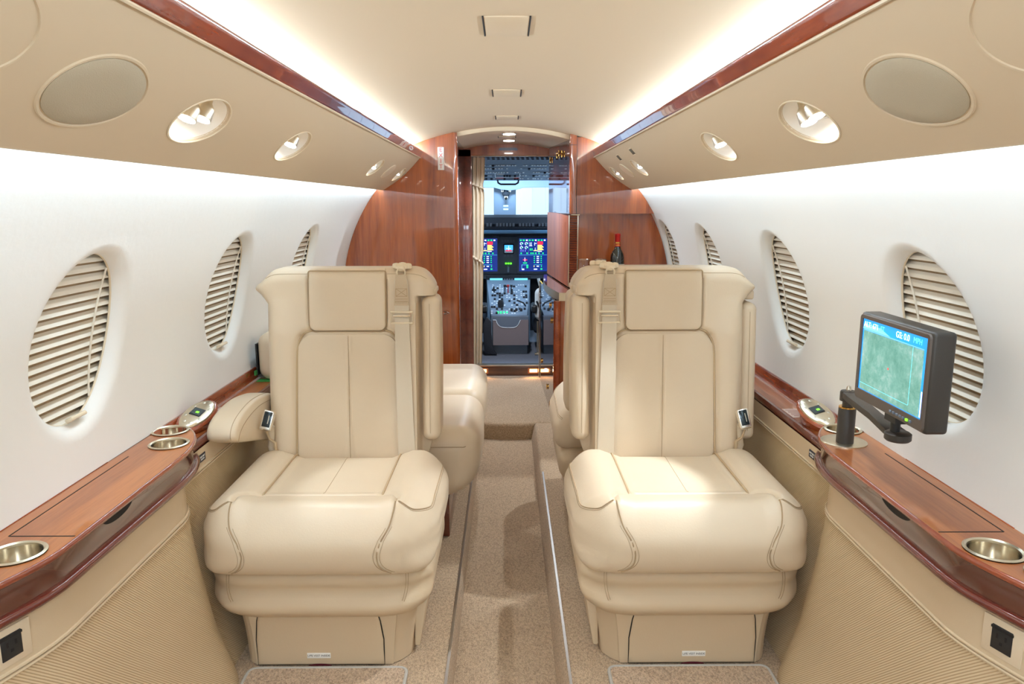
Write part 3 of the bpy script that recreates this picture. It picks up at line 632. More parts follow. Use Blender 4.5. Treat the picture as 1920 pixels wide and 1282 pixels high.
# ------------------------------------------------------------------ seats
def seat(cx, cy, sx, sy, label, armrest_out, stalk=True, zk=1.):
    """local u: + toward the aisle, w: from the front of the cushion to the back, z up"""
    t = thing('cabin_seat', (cx, cy+sy*.25, 0), label, 'seat', 'cream leather cabin seats')
    def T(u, w, z): return (cx+sx*u, cy+sy*w, z*zk)
    def TP(P): return np.stack([cx+sx*P[:, 0], cy+sy*P[:, 1], P[:, 2]*zk], -1)
    # --- cushion, local centre (0, .25, .355)
    h = (.288, .245, .083); r = .074; c0 = np.array([0, .245, .355])
    fh = h[1]
    # groove paths in box space
    def top(u, w): return (u, w-.245, h[2])
    grooves = [([top(-.152, .49), top(-.150, .30), top(-.150, .125)], .006, .009), ([top(.152, .49), top(.150, .30), top(.150, .125)], .006, .009)]
    gf = smoothpath([top(-.196, .055), top(-.195, .085), top(-.178, .112), top(-.150, .125), (-.05, .125-.245, h[2]), (.05, .125-.245, h[2]), top(.150, .125), top(.178, .112), top(.195, .085), top(.196, .055)], 6)
    grooves.append((gf, .005, .014))
    side = {}
    for q in (-1, 1):
        side[q] = smoothpath([top(q*.196, .055), (q*.194, -fh+.02, .078), (q*.186, -fh, .052), (q*.168, -fh, .022), (q*.158, -fh, -.012), (q*.160, -fh, -.045), (q*.176, -fh, -.083)], 7)
        grooves.append((side[q], .0022, .006))
    outer = {}
    for q in (-1, 1):
        outer[q] = smoothpath([top(q*.196, .055), (q*.245, -.215, .078), (q*.288, -.17, .070), (q*.288, -.05, .066), (q*.288, .1, .062), (q*.288, .24, .06)], 8)
        grooves.append((outer[q], .0018, .005))
    def deform(P, N):
        D = P.copy(); u = P[:, 0]; w = P[:, 1]; z = P[:, 2]
        topf = np.clip((z+.02)/.1, 0, 1)
        D[:, 2] += topf*(.010*np.exp(-((w+.20)/.06)**2)*np.clip(1-(u/.23)**4, 0, 1) + .014*np.clip((np.abs(u)-.15)/.04, 0, 1)*np.clip(1-((np.abs(u)-.215)/.09)**2, 0, 1))
        D[:, 2] -= topf*.010*np.clip((.15-np.abs(u))/.02, 0, 1)*np.clip((w+.12)/.04, 0, 1)      # sunken middle
        D[:, 2] -= topf*.016*np.clip((np.abs(u)-.2)/.09, 0, 1)**2                               # outer shoulders fall away
        D[:, 2] -= topf*.012*np.clip((-w-.17)/.08, 0, 1)**2
        D[:, 1] += -.020*np.exp(-((z+.0)/.06)**2)*np.clip(1-(u/.27)**4, 0, 1)*np.clip(-w/.2, 0, 1)  # front bulge
        D[:, 1] += .060*np.clip((np.abs(u)-.15)/.138, 0, 1)**2.6*np.clip(-w/.15, 0, 1)           # front corners swept back
        kb = .12*np.clip((-z-.012)/.068, 0, 1)**1.6; D[:, 0] *= 1+kb; D[:, 1] *= 1+kb*.9*(w < 0)
        D[:, 0] += .006*np.sign(u)*np.exp(-(z/.05)**2)*np.clip((np.abs(u)-.2)/.08, 0, 1)
        for path, wd, dp in grooves:
            d = polydist(P, path); D -= N*(dp*np.exp(-(d/wd)**2))[:, None]
        # leather wrinkles on the outer face
        D += N*(.0014*np.sin(z*190+3*np.sin(w*9))*np.exp(-((w+.12)/.10)**2)*np.clip((np.abs(u)-.25)/.03, 0, 1))[:, None]
        return D
    V, F = rbox(h, r, .0062); P, N = roundp(V, h, r); D = deform(P, N)+c0
    mesh('seat_cushion', TP(D), F, LEATHER, t, True, 80, weld=1e-5)
    def onsurf(path, lift=.0):
        A = np.array(path, float); P2, N2 = roundp(A, h, r); return [tuple(v) for v in TP(deform(P2, N2)+N2*lift+c0)]
    mb = MB()
    for pth in (grooves[0][0], grooves[1][0]):
        dn = [np.array(pth[0])+(np.array(pth[-1])-np.array(pth[0]))*k/16 for k in range(17)]
        mb = MB(); mb.tube(onsurf(dn, .0035), .0030, 6); mb.build('cushion_piping', PIPE, t)
    mb = MB()
    for q in (-1, 1):
        mb = MB(); mb.tube(onsurf(side[q], .0024), .0016, 5); mb.tube(onsurf(outer[q], .0012), .0014, 5)
        mb.tube(onsurf([(a[0]-q*.0075 if True else 0, a[1], a[2]) for a in side[q][14:]], .0003), .0007, 4)
        mb.tube(onsurf([(a[0]+q*.0075 if True else 0, a[1], a[2]) for a in side[q][14:]], .0003), .0007, 4)
        mb.tube(onsurf([(a[0], a[1], a[2]-.008) for a in outer[q]], .0003), .0007, 4)
        mb.build('cushion_stitching', SEAM, t)
    mb = MB(); mb.tube(onsurf([(.0, w, h[2]) for w in lsp(-.115, .24, 20)], .0001), .0008, 4); mb.build('centre_seam', SEAM, t)
    # --- shell below the cushion (two soft tiers)
    h2 = (.278, .225, .075); r2 = .055
    V, F = rbox(h2, r2, .012); P, N = roundp(V, h2, r2); D = P.copy(); z = P[:, 2]
    tt = np.clip((-z+.005)/.08, 0, 1)
    D[:, 0] *= 1-.13*tt**2.0; D[:, 1] -= .0*z
    front = np.clip(-P[:, 1]/.2, 0, 1)
    D[:, 1] += front*(.014*np.exp(-((z-.008)/.016)**2)) - front*.012*np.exp(-((z+.038)/.03)**2)+.03*front*np.clip((np.abs(P[:, 0])-.15)/.11, 0, 1)**2
    D += np.array([0, .262, .212])
    mesh('under_shell', TP(D), F, LEATHER2, t, True, 80, weld=1e-5)
    for q in (-1, 1):
        mb = MB()
        for k in (0, .006): mb.tube([T(q*(.222-.10*((.25-zz)/.1)**2*.35)-q*k, .055+.012*0-.008-.006*cos((zz-.2)*30)+(.018 if True else 0)*abs(zz-.21)*4, zz) for zz in lsp(.275, .165, 8)], .0008, 4)
        mb.build('shell_stitching', SEAM, t)
    # --- pedestal: curved skirt and life-vest drawer
    def ped(u, z):       # taper
        return u
    poly = [(.205, .42), (.215, .36), (.217, .16), (.205, .115), (.175, .085), (.14, .078), (-.14, .078), (-.175, .082), (-.195, .10), (-.2, .14), (-.2, .42)]
    poly = [tuple(p) for p in smoothpath([(a, b, 0) for a, b in poly], 4)]
    mb = MB(); zs = [0.002, .02, .06, .11, .17]
    V = []
    for z in zs:
        k = 1+.05*(z/.17)**2
        for p in poly: V.append(T(p[0]*k+(.01*(z/.17) if p[0] > .1 else 0), p[1]-.02*(z/.17)**2*(1 if p[1] < .15 else 0), z))
    n = len(poly); mb.add(V, [(i*n+j, i*n+j+1, (i+1)*n+j+1, (i+1)*n+j) for i in range(len(zs)-1) for j in range(n-1)]); mb.build('pedestal_skirt', LEATHER2, t, angle=70)
    # drawer front: outline with curved upper corners
    ol = [(-.168, .004), (.152, .004), (.152, .075), (.146, .13), (.138, .17), (-.150, .17), (-.160, .13), (-.167, .075)]
    pillow('life_vest_drawer', rr_poly(ol), LEATHER2, t, lambda a, b, hh: T(a*1.0, .078-.02*(b/.17)**2-hh-.001, b), .005, .006, .004, 8)
    mb = MB(); mb.tube([T(a, .0775-.02*(b/.17)**2, b) for a, b in ol], .0022, 6, closed=True); mb.build('drawer_gap', DARKG, t)
    lb = MB(); lb.box((0, 0, 0), (.0295, .0072, .0008), frame(T(-.012, .0705, .032), (1, 0, 0), (0, 0, 1))); l = lb.build('life_vest_label', WHITEP, t, bevel=.0004); l['label'] = 'white label reading life vest inside'
    if sy > 0: text('lettering', 'LIFE VEST INSIDE', .0076, frame(T(-.012, .0695, .032), (1, 0, 0), (0, 0, 1)), DKT, l, .0001)
    mb = MB(); n = 12; mb.add([T(-.010+.03*cos(PI*i/n), .0712, .003+.006*sin(PI*i/n)) for i in range(n+1)], [tuple(range(n+1))]); mb.build('pull_tab', mat('dark_red_tab', (96, 24, 40), .6), t, smooth=False)
    # side lower fairing and recline knob
    mb = MB(); mb.prism([(.13, .02), (.40, .02), (.45, .23), (.17, .23)], lambda a, b: T(.222, a, b), lambda a, b: T(.236+.03*(b-.02)/.2, a, b)); mb.build('side_fairing', LEATHER2, t, bevel=.004)
    mb = MB(); mb.lathe(T(.25, .17, .165), [(.013, 0), (.013, .004*sx), (.009, .006*sx)], 20, ax='x'); mb.build('release_ring', CHROME, t)
    # --- backrest
    hb = (.252, .072, .283); rb = .040; cb = np.array([.0, .545, .683])
    W0 = .472                                    # front face plane at z=.40
    def lean(z): return .055*(z-.4)/.565
    bg = []
    HX = .1115
    bg.append((smoothpath([(-HX-.001, -.072, .283), (-HX-.001, -.072, .15), (-HX+.004, -.072, .108)], 6), .0042, .012))
    bg.append((smoothpath([(HX+.001, -.072, .283), (HX+.001, -.072, .15), (HX-.004, -.072, .108)], 6), .0042, .012))
    pp = smoothpath([(-.158, -.072, -.283), (-.152, -.072, -.05), (-.148, -.072, .05), (-.135, -.072, .088), (-.105, -.072, .104), (0, -.072, .106), (.105, -.072, .104), (.135, -.072, .088), (.148, -.072, .05), (.152, -.072, -.05), (.158, -.072, -.283)], 8)
    bg.append((pp, .0060, .011))
    side_s = -1
    def bdeform(P, N):
        D = P.copy(); u, w, z = P[:, 0], P[:, 1], P[:, 2]
        f = (w < 0)*1.
        fr = np.clip(-w/.072, 0, 1)
        D[:, 1] -= fr*.018*np.exp(-((np.abs(u)-.2)/.05)**2)*np.clip((.2-z)/.1, 0, 1)               # side bolsters
        D[:, 1] += fr*.010*np.clip((HX-np.abs(u))/.01, 0, 1)*np.clip((z-.10)/.01, 0, 1)             # bed of the headrest
        D[:, 1] += fr*.008*np.clip((.148-np.abs(u))/.01, 0, 1)*np.clip((.098-z)/.01, 0, 1)
        # window-side wing cap and its undercut
        ws = np.clip((-u-.2)/.05, 0, 1)
        D[:, 0] += -.024*ws*np.exp(-((z-.232)/.022)**2) + .012*ws*np.clip((.20-z)/.02, 0, 1)
        D[:, 2] -= .018*np.clip((-u-.19)/.06, 0, 1)**2*np.clip((z-.2)/.08, 0, 1)
        # aisle-side shoulder and arm recess
        D[:, 2] -= .030*np.clip((u-.18)/.07, 0, 1)**2*np.clip((z-.2)/.08, 0, 1)
        rec = np.clip((u-.204)/.004, 0, 1)*np.clip((.205-z)/.006, 0, 1)
        D[:, 1] += rec*.06*fr
        D[:, 0] -= .018*np.clip((u-.2)/.05, 0, 1)*np.clip((.2-z)/.02, 0, 1)
        # bottom corners
        for path, wd, dp in bg:
            m = np.abs(w+.072) < .03; d = np.full(len(P), 9.); d[m] = polydist(P[m], path); D -= N*(dp*np.exp(-(d/wd)**2))[:, None]
        D = D+cb; D[:, 1] += .055*(D[:, 2]-.4)/.565
        return D
    V, F = rbox(hb, rb, .0062); P, N = roundp(V, hb, rb)
    mesh('backrest', TP(bdeform(P, N)), F, LEATHER, t, True, 80, weld=1e-5)
    def bsurf(path, lift=0.):
        A = np.array(path, float); P2, N2 = roundp(A, hb, rb); return [tuple(v) for v in TP(bdeform(P2, N2)+N2*lift)]
    mb = MB(); mb.tube(bsurf(pp, .004), .0032, 6); mb.build('backrest_piping', PIPE, t)
    # headrest pillow and the two-part back panel
    wf = cb[1]-.072
    fm = lambda a, b, hh: T(a, wf+lean(b)-hh, b)
    pillow('headrest', rrect(-HX+.001, HX-.001, .788, .966, (.018, .018, .006, .006), 8), LEATHER, t, lambda a, b, hh: T(a, wf+lean(b)-hh+.03*max(0, (b-.93)/.036)**2*.6, b), .004, .014, .016, 18)
    mb = MB(); mb.tube([fm(a, b, -.004) for a, b in rrect(-HX-.001, HX+.001, .784, .96, (.02, .02, .006, .006), 8)[:]], .0018, 5, closed=True); mb.build('headrest_welt', SEAM, t)
    seam_mod = lambda a, b: -.004*math.exp(-(a/.004)**2) - .0035*(1-math.exp(-(a/.03)**2))*0 + .004*math.exp(-((b-.5)/.08)**2)
    pillow('back_panel', rrect(-.1465, .1465, .404, .777, (.012, .012, .05, .05), 10), LEATHER, t, lambda a, b, hh: T(a*(1+.045*(.777-b)/.37), wf+lean(b)-hh, b), .001, .012, .02, 34, seam_mod)
    mb = MB(); mb.tube([T(0, wf+lean(b)+.0028-.004*math.exp(-((b-.5)/.08)**2)-.001, b) for b in lsp(.41, .772, 20)], .0008, 4); mb.build('centre_seam', SEAM, t)
    # top seams
    mb = MB()
    for q, a0, a1 in ((-1, -.245, -.116), (1, .116, .235)):
        mb.tube(bsurf([(a0+(a1-a0)*k/12, -.066, .27) for k in range(13)], .0004), .0007, 4)
    mb.tube(bsurf([(.2, -.072, z) for z in lsp(-.27, .20, 20)], .0004), .0006, 4); mb.build('backrest_stitching', SEAM, t)
    # stowed aisle arm: long rounded pad in the side recess
    h3 = (.0265, .062, .213); V, F = rbox(h3, .024, .012); P, N = roundp(V, h3, .024); D = P.copy()
    D[:, 0] += .004*np.exp(-(P[:, 2]/.2)**2); D[:, 1] -= .012*np.exp(-((P[:, 2]+.08)/.12)**2)
    D += np.array([.2385, .538, .672]); D[:, 1] += .055*(D[:, 2]-.4)/.565
    mesh('aisle_armrest', TP(D), F, LEATHER, t, True, 80, weld=1e-5)
    mb = MB()
    for du in (-.0005, .010): mb.tube([T(.2385+du, .538-.0625+lean(z)-.012*math.exp(-((z-.592)/.12)**2)+(.004 if du > 0 else 0), z) for z in lsp(.485, .865, 16)], .0007, 4)
    mb.build('armrest_stitching', SEAM, t)
    mb = MB(); mb.box(T(.232, .545+lean(.9), .898), (.024, .045, .009)); mb.build('armrest_hinge_cover', LEATHER, t, bevel=.006, seg=3)
    # shoulder belt with its adjuster, guide and tongue
    def beltpt(z, du=0):
        u = .152+.016*(1-(.955-z)/.55)*0 + .170*0 - .0; k = (.955-z)/.55
        u = .158+.012*k; w = wf+lean(z)-.006-.006*sin(PI*min(1, max(0, k)))-(.012 if z < .75 else 0)*0
        b = .018*math.exp(-((u-.2)/.05)**2)*min(1, max(0, (.883-z)/.1)); return (u+du, w-b*1.0)
    def strap(name, z0, z1, wid0, wid1, m, par, thick=.0012, off=0., n=20):
        mb = MB(); zs = lsp(z0, z1, n); V = []
        for i, z in enumerate(zs):
            hw = (wid0+(wid1-wid0)*i/n)/2; u, w = beltpt(z)
            V += [T(u-hw, w-off, z), T(u+hw, w-off, z), T(u+hw, w-off-thick, z), T(u-hw, w-off-thick, z)]
        mb.add(V, [(i*4+j, i*4+(j+1) % 4, (i+1)*4+(j+1) % 4, (i+1)*4+j) for i in range(n) for j in range(4)]+[(0, 1, 2, 3), (n*4+3, n*4+2, n*4+1, n*4)]); return mb.build(name, m, par)
    bs = strap('shoulder_belt', .935, .412, .040, .049, BELT, t)
    tab = strap('belt_tab', .950, .862, .030, .045, mat('belt_tab_weave', (196, 176, 148), .6, bump=.4, bscale=500), t, .0016, .0014, 8)
    mb = MB()
    def bl(p, q, rr=.0008, off=.0032):
        A = []
        for k in range(5):
            du = p[0]+(q[0]-p[0])*k/4; z = p[1]+(q[1]-p[1])*k/4; u, w = beltpt(z); A.append(T(u+du, w-off, z))
        mb.tube(A, rr, 4)
    for p, q in (((-.016, .910), (.016, .910)), ((-.016, .888), (.016, .888)), ((-.016, .910), (-.016, .888)), ((.016, .910), (.016, .888)), ((-.016, .910), (.016, .888)), ((-.016, .888), (.016, .910)), ((-.018, .880), (.018, .880)), ((-.018, .874), (.018, .874))): bl(p, q)
    for k in range(9): bl((-.018+.0045*k, .874), (-.016+.0045*k, .868), .0006)
    mb.build('belt_stitching', SEAM, tab)
    mb = MB(); u, w = beltpt(.828)
    ol = [(-.031, -.016), (.031, -.016), (.031, .016), (-.031, .016)]
    mb.tube([T(u+a, w-.003, .828+b) for a, b in ol], .0036, 8, closed=True); mb.build('belt_adjuster', CREAM, t, bevel=0)
    mb = MB(); mb.b2(0, 0, 0, 0, 0, 0); mb = MB(); p0 = T(u-.024, w-.0045, .832); p1 = T(u+.024, w-.0045, .832); mb.tube([p0, p1], .0026, 6); mb.build('adjuster_bar', CHROME, t)
    # guide on top
    g = MB(); u0, w0 = .158, wf+lean(.96)
    for (a, b2, rr, zz) in ((0, .018, .020, .972), (-.016, .02, .012, .974), (.017, .022, .012, .973), (.0, .032, .013, .975), (0, .004, .012, .968)):
        g.lathe(T(u0+a, w0+b2, zz), [(rr*.6, -.010), (rr, -.006), (rr, .002), (rr*.8, .006), (rr*.3, .0075)], 18)
    g.build('belt_guide', CREAM, t)
    g = MB(); g.tube([T(u0+.012*cos(a), w0+.003-.004*sin(a)-.006, .956+.012*sin(a)) for a in lsp(0, 2*PI, 16)[:-1]], .0026, 8, closed=True); g.build('belt_ring', CREAM, t)
    g = MB(); u, w = beltpt(.415); g.box(T(u, w-.003, .413), (.029, .0022, .0022)); g.build('belt_anchor_bar', CHROME, t, bevel=.001)
    # buckle on a stalk, window side
    if stalk:
        mb = MB(); bu, bw, bz = -.218, .415, .545
        mb.tube([T(bu+a*.3, bw+.055-b*.1, z) for a, b, z in ((-.02, 0, .425), (-.035, .1, .455), (-.01, .2, .485), (0, .3, .52))], [.010, .009, .008, .010], 10); mb.build('belt_stalk', BELT, t)
        mb = MB(); mb.tube([T(bu+a, bw+.028, z) for a, z in ((-.014, .505), (-.006, .48), (.008, .47), (.010, .445), (.0, .425))], .0045, 8); mb.build('stalk_sleeve', PIPE, t)
        Mb = frame(T(bu, bw, bz), (1, .0, -.22*sx), (0, .32*sy, 1))
        mb = MB(); mb.box((0, 0, 0), (.0165, .029, .010), Mb); bk = mb.build('belt_buckle', mat('buckle_shell', (232, 228, 220), .22, .9), t, bevel=.005, seg=3)
        mb = MB(); mb.box((0, .003, (.0095 if sy > 0 else -.0095)), (.0115, .022, .0022), Mb); mb.build('latch_plate', mat('latch_dark', (52, 60, 64), .15, .6), bk, bevel=.002)
        mb = MB(); mb.box((.004, .003, (.0118 if sy > 0 else -.0118)), (.0008, .012, .0006), Mb); mb.build('latch_slot', SATIN, bk, smooth=False)
    if armrest_out:
        # window-side armrest swung forward: wedge with rounded nose
        sq_ = lambda p: (.235+(p[0]-.155)*.82, p[1]-.004)
        ol = smoothpath([(.60, .578, 0), (.52, .600, 0), (.38, .612, 0), (.27, .606, 0), (.19, .590, 0), (.155, .566, 0), (.165, .543, 0), (.24, .520, 0), (.38, .488, 0), (.52, .455, 0), (.60, .46, 0)], 5)
        ol = [sq_((p[0], p[1])) for p in ol]; cxy = np.mean(ol, axis=0)
        V = []; n = len(ol); half = .040
        secs = [(-half, .90), (-half+.004, .955), (-half+.012, .99), (-half+.02, 1.), (half-.02, 1.), (half-.012, .99), (half-.004, .955), (half, .90)]
        for du, sc in secs:
            for p in ol: V.append(T(-.285+du, cxy[0]+(p[0]-cxy[0])*sc, cxy[1]+(p[1]-cxy[1])*(sc if p[1] > cxy[1] else sc)))
        m2 = len(secs); F = [(i*n+j, i*n+(j+1) % n, (i+1)*n+(j+1) % n, (i+1)*n+j) for i in range(m2-1) for j in range(n)]+[tuple(range(n)), tuple((m2-1)*n+j for j in range(n))]
        mesh('window_armrest', V, F, LEATHER, t, True, 60)
        mb = MB(); q = [p for p in ol if p[1] > .54]
        mb.tube([T(-.285+half-.013, cxy[0]+(p[0]-cxy[0])*.994, cxy[1]+(p[1]-cxy[1])*.994) for p in q], .0009, 4)
        mb.tube([T(-.285+half+.0008, p[0]+.02, p[1]-.024) for p in q[:-3]], .0008, 4); mb.build('armrest_stitching', SEAM, t)
    else:
        h3 = (.024, .058, .205); V, F = rbox(h3, .021, .012); P, N = roundp(V, h3, .021); D = P+np.array([-.262, .560, .655]); D[:, 1] += .055*(D[:, 2]-.4)/.565
        mesh('window_armrest', TP(D), F, LEATHER, t, True, 80, weld=1e-5)
        mb = MB(); mb.box(T(-.258, .560+lean(.9), .882), (.022, .040, .014)); mb.build('armrest_hinge_cover', LEATHER, t, bevel=.007, seg=3)
        mb = MB(); mb.tube([T(-.262, .560-.0585+lean(z), z) for z in lsp(.48, .835, 12)], .0008, 4); mb.build('armrest_stitching', SEAM, t)
    return t
def rr_poly(ol, n=5):
    out = []
    for i, p in enumerate(ol):
        q = ol[(i+1) % len(ol)]; out += [(p[0]+(q[0]-p[0])*k/n, p[1]+(q[1]-p[1])*k/n) for k in range(n)]
    return out
seat(-.466, 1.640, 1, 1, 'cream leather seat on the left facing the camera, armrest swung out by the wall', True)
seat(.456, 1.640, -1, 1, 'cream leather seat on the right facing the camera, beside the screen', False)
seat(.462, 3.05, -1, -1, 'cream leather seat facing forward, back to back with the right seat', False, False, .983)
# ------------------------------------------------------------------ aisle sofa on the left
sofa = thing('side_sofa', (-.42, 2.9, 0), 'cream leather side-facing sofa behind the left seat, bulging into the aisle', 'sofa')
def soft(name, c, h, r, m, par, fn=None, step=.012):
    V, F = rbox(h, r, step); P, N = roundp(V, h, r); D = P.copy()
    if fn: D = fn(P, N)
    return mesh(name, D+np.array(c), F, m, par, True, 80, weld=1e-5)
def sofafn(sgn):
    def fn(P, N):
        D = P.copy(); z = P[:, 2]; lo = np.clip(-z/.12, 0, 1)
        D[:, 0] -= .055*lo**1.6*np.clip((P[:, 0]+.1)/.2, 0, 1)
        D[:, 0] += .012*np.clip(P[:, 0]/.2, 0, 1)*np.cos(P[:, 1]*5)
        D[:, 2] += .008*np.cos(P[:, 1]*6)*np.clip(z/.1, 0, 1)
        d = polydist(P, [(-.25, sgn*.262, .066), (.22, sgn*.262, .066), (.262, sgn*.20, .062)]); D -= N*(.003*np.exp(-(d/.005)**2))[:, None]
        return D
    return fn
soft('seat_cushion', (-.362, 2.605, .300), (.262, .262, .122), .072, LEATHER, sofa, sofafn(-1), .01)
soft('seat_cushion', (-.362, 3.155, .300), (.262, .29, .122), .072, LEATHER, sofa, sofafn(1), .012)
mb = MB(); mb.tube([(-.60, 2.344, .367), (-.145, 2.344, .367), (-.108, 2.40, .364)], .0013, 5); mb.build('cushion_seam', SEAM, sofa)
mb = MB(); mb.b2(-.75, -.205, 2.46, 3.44, 0.001, .19); mb.build('wooden_base', WOODD, sofa, bevel=.004)
soft('back_cushion', (-.775, 2.91, .635), (.084, .41, .083), .040, LEATHER, sofa)
soft('back_cushion', (-.70, 2.90, .49), (.07, .39, .09), .040, LEATHER, sofa)
mb = MB(); mb.b2(-.866, -.861, 2.52, 2.60, .57, .68); mb.build('foam_edge', BLACK, sofa, smooth=False)
mb = MB(); mb.b2(-.860, -.80, 2.490, 2.53, .5545, .5555); mb.b2(-.866, -.862, 2.495, 2.515, .575, .59); tag(mb.build('green_tape', GREEN, None, smooth=False), 'strip of green tape under the cushion at the left ledge end', 'tape')

# ------------------------------------------------------------------ bulkheads and galley
def arc_pts(x0, z_lo, side, R=.889):          # outline of the cabin section from the ledge up to the ceiling
    pts = []
    for a in lsp(math.asin((z_lo-ZC)/R), math.asin((1.228-ZC)/R), 30): pts.append((side*R*cos(a), ZC+R*sin(a)))
    pts += [(side*.69, 1.24), (side*.60, 1.30), (side*.53, 1.43)]
    for x in lsp(.53, x0, 8): pts.append((side*x, ceil_z(x)+.002))
    return pts
pts = arc_pts(.285, 0.0, -1)
mb = MB(); poly = [(-.285, 0)]+[(-.60, 0)]+pts
mb.prism(poly, lambda a, b: (a, 4.055, b), lambda a, b: (a, 4.085, b)); wl = mb.build('wall_front', WOOD, None, smooth=False); struct(wl)
mb = MB(); prf = [(-.290+.0, 4.053)]+[(-.285+.022*sin(a), 4.075-.022*cos(a)) for a in lsp(0, PI/2, 8)]+[(-.263, 4.10), (-.272, 4.105)]
mb.grid(lambda z, i: (prf[i][0], prf[i][1], z), [0, ceil_z(.285)], range(len(prf))); struct(mb.build('trim_4', WOOD))
mb = MB(); mb.b2(-.272, -.266, 4.10, 4.14, 0, 1.51); struct(mb.build('trim_5', CHROME, smooth=False))
mb = MB(); mb.b2(-.30, -.274, 4.11, 4.95, 0.0, 1.50); mb.build('mirror', MIRROR, None, smooth=False); o = bpy.data.objects['mirror']; tag(o, 'narrow tall mirror panel between the left wooden bulkhead and the curtain', 'mirror')
# small chrome catch on the bulkhead
mb = MB(); mb.tube([(-.348, 4.05, .572), (-.33, 4.035, .572), (-.318, 4.035, .566), (-.33, 4.035, .560), (-.348, 4.05, .56)], .003, 6); tag(mb.build('coat_hook', CHROME, None), 'small clear chrome loop on the left bulkhead beside the seat', 'hook')
# EXIT sign
ex = thing('exit_sign', (-.349, 4.05, 1.386), 'white upright sign with red stacked letters EXIT on the left bulkhead', 'sign')
mb = MB(); mb.b2(-.3655, -.3325, 4.049, 4.0545, 1.327, 1.445); mb.build('sign_plate', WHITEP, ex, bevel=.002)
for i, ch in enumerate('EXIT'): text('letter', ch, .030, Matrix.Translation((-.349, 4.0485, 1.430-.0285*i)) @ Matrix.Rotation(PI/2, 4, 'X') @ Matrix.Scale(.95, 4, (0, 1, 0)) if False else frame((-.349, 4.0485, 1.430-.0285*i), (1, 0, 0), (0, 0, 1)), REDT, ex, .0004)
# emergency sticker on the left rail
st = thing('rail_sticker', (-.458, 3.62, 1.415), 'small white sticker with a red mark near the end of the left ceiling rail', 'sticker')
mb = MB(); mb.b2(-.4605, -.4555, 3.55, 3.69, 1.399, 1.430); 
def onrail(y, q): return (-(.4545-.0115*q)+.0012, y, 1.3965+.0245*q-.0004)
mb = MB(); n = 20; mb.add([onrail(3.60+.07*cos(2*PI*i/n), .5+.36*sin(2*PI*i/n)) for i in range(n)], [tuple(range(n))]); mb.build('sticker_face', WHITEP, st, smooth=False)
mb = MB(); mb.add([tuple(Vector(onrail(y, q))+Vector((.0006, 0, 0))) for y, q in ((3.56, .62), (3.59, .72), (3.59, .58), (3.64, .5), (3.63, .32), (3.59, .44), (3.575, .4))], [tuple(range(7))]); mb.build('red_mark', REDT, st, smooth=False)

# door surround and header (forward door frame at y = 4.96)
mb = MB(); mb.b2(-.305, -.228, 4.945, 4.985, 0, 1.50); mb.build('x', WOODD, None, bevel=.006); struct(bpy.data.objects['x']); bpy.data.objects['x'].name = 'door_1'
mb = MB(); hp = [(-.32, 1.452), (.36, 1.452)]+[(x, 1.532-x*x/2.4) for x in lsp(.36, -.32, 16)]
mb.prism(hp, lambda a, b: (a, 4.945, b), lambda a, b: (a, 4.985, b)); h_ = mb.build('trim_6', WOOD, None, smooth=False); struct(h_)
mb = MB(); mb.tube([(-.23, 4.944, 1.454), (.33, 4.944, 1.454)], .004, 8); m_ = mb.build('header_strip', CHROME, h_)
mb = MB(); mb.prism([(-.050, 1.488), (.066, 1.488), (.070, 1.494), (.060, 1.506), (-.046, 1.506), (-.054, 1.494)], lambda a, b: (a, 4.9435, b), lambda a, b: (a, 4.946, b)); tag(mb.build('indicator_panel', mat('indicator_blue', (74, 84, 108), .3), None, smooth=False), 'dark blue-grey unlit indicator strip on the wooden arch over the cockpit door', 'indicator')
# outer bulkhead fill beside the door so that the vestibule is closed
mb = MB(); mb.b2(-.95, -.30, 4.96, 5.0, -.1, 1.6); mb.b2(.55, .95, 4.93, 5.0, -.1, 1.6); struct(mb.build('trim_7', WOODD, smooth=False))
# sill
mb = MB(); mb.b2(-.31, .60, 4.955, 4.985, -.001, .068); sl = struct(mb.build('trim_8', WOODS, bevel=.004))
mb = MB(); mb.b2(-.31, .60, 4.945, 5.0, .069, .079); mb.build('sill_plate', METRIM, sl, bevel=.003)
for i, (x0, x1) in enumerate(((-.185, -.132), (.137, .222), (.240, .292))):
    l = thing('sill_lamp', ((x0+x1)/2, 4.95, .037), ['glowing amber step lamp at the left end of the cockpit sill, beside the sofa', 'glowing amber step lamp on the right half of the cockpit sill', 'small glowing amber step lamp at the far right end of the cockpit sill'][i], 'step lamp', 'amber step lamps')
    mb = MB(); mb.b2(x0, x1, 4.950, 4.956, .017, .056); mb.build('lamp_bezel', mat('amber_bezel_%d' % i, (190, 110, 70), .4), l, bevel=.001)
    mb = MB(); mb.b2(x0+.012, x1-.02 if x1-x0 > .07 else x1-.012, 4.948, 4.951, .026, .048); mb.build('lamp_lens', LEDW, l, smooth=False)

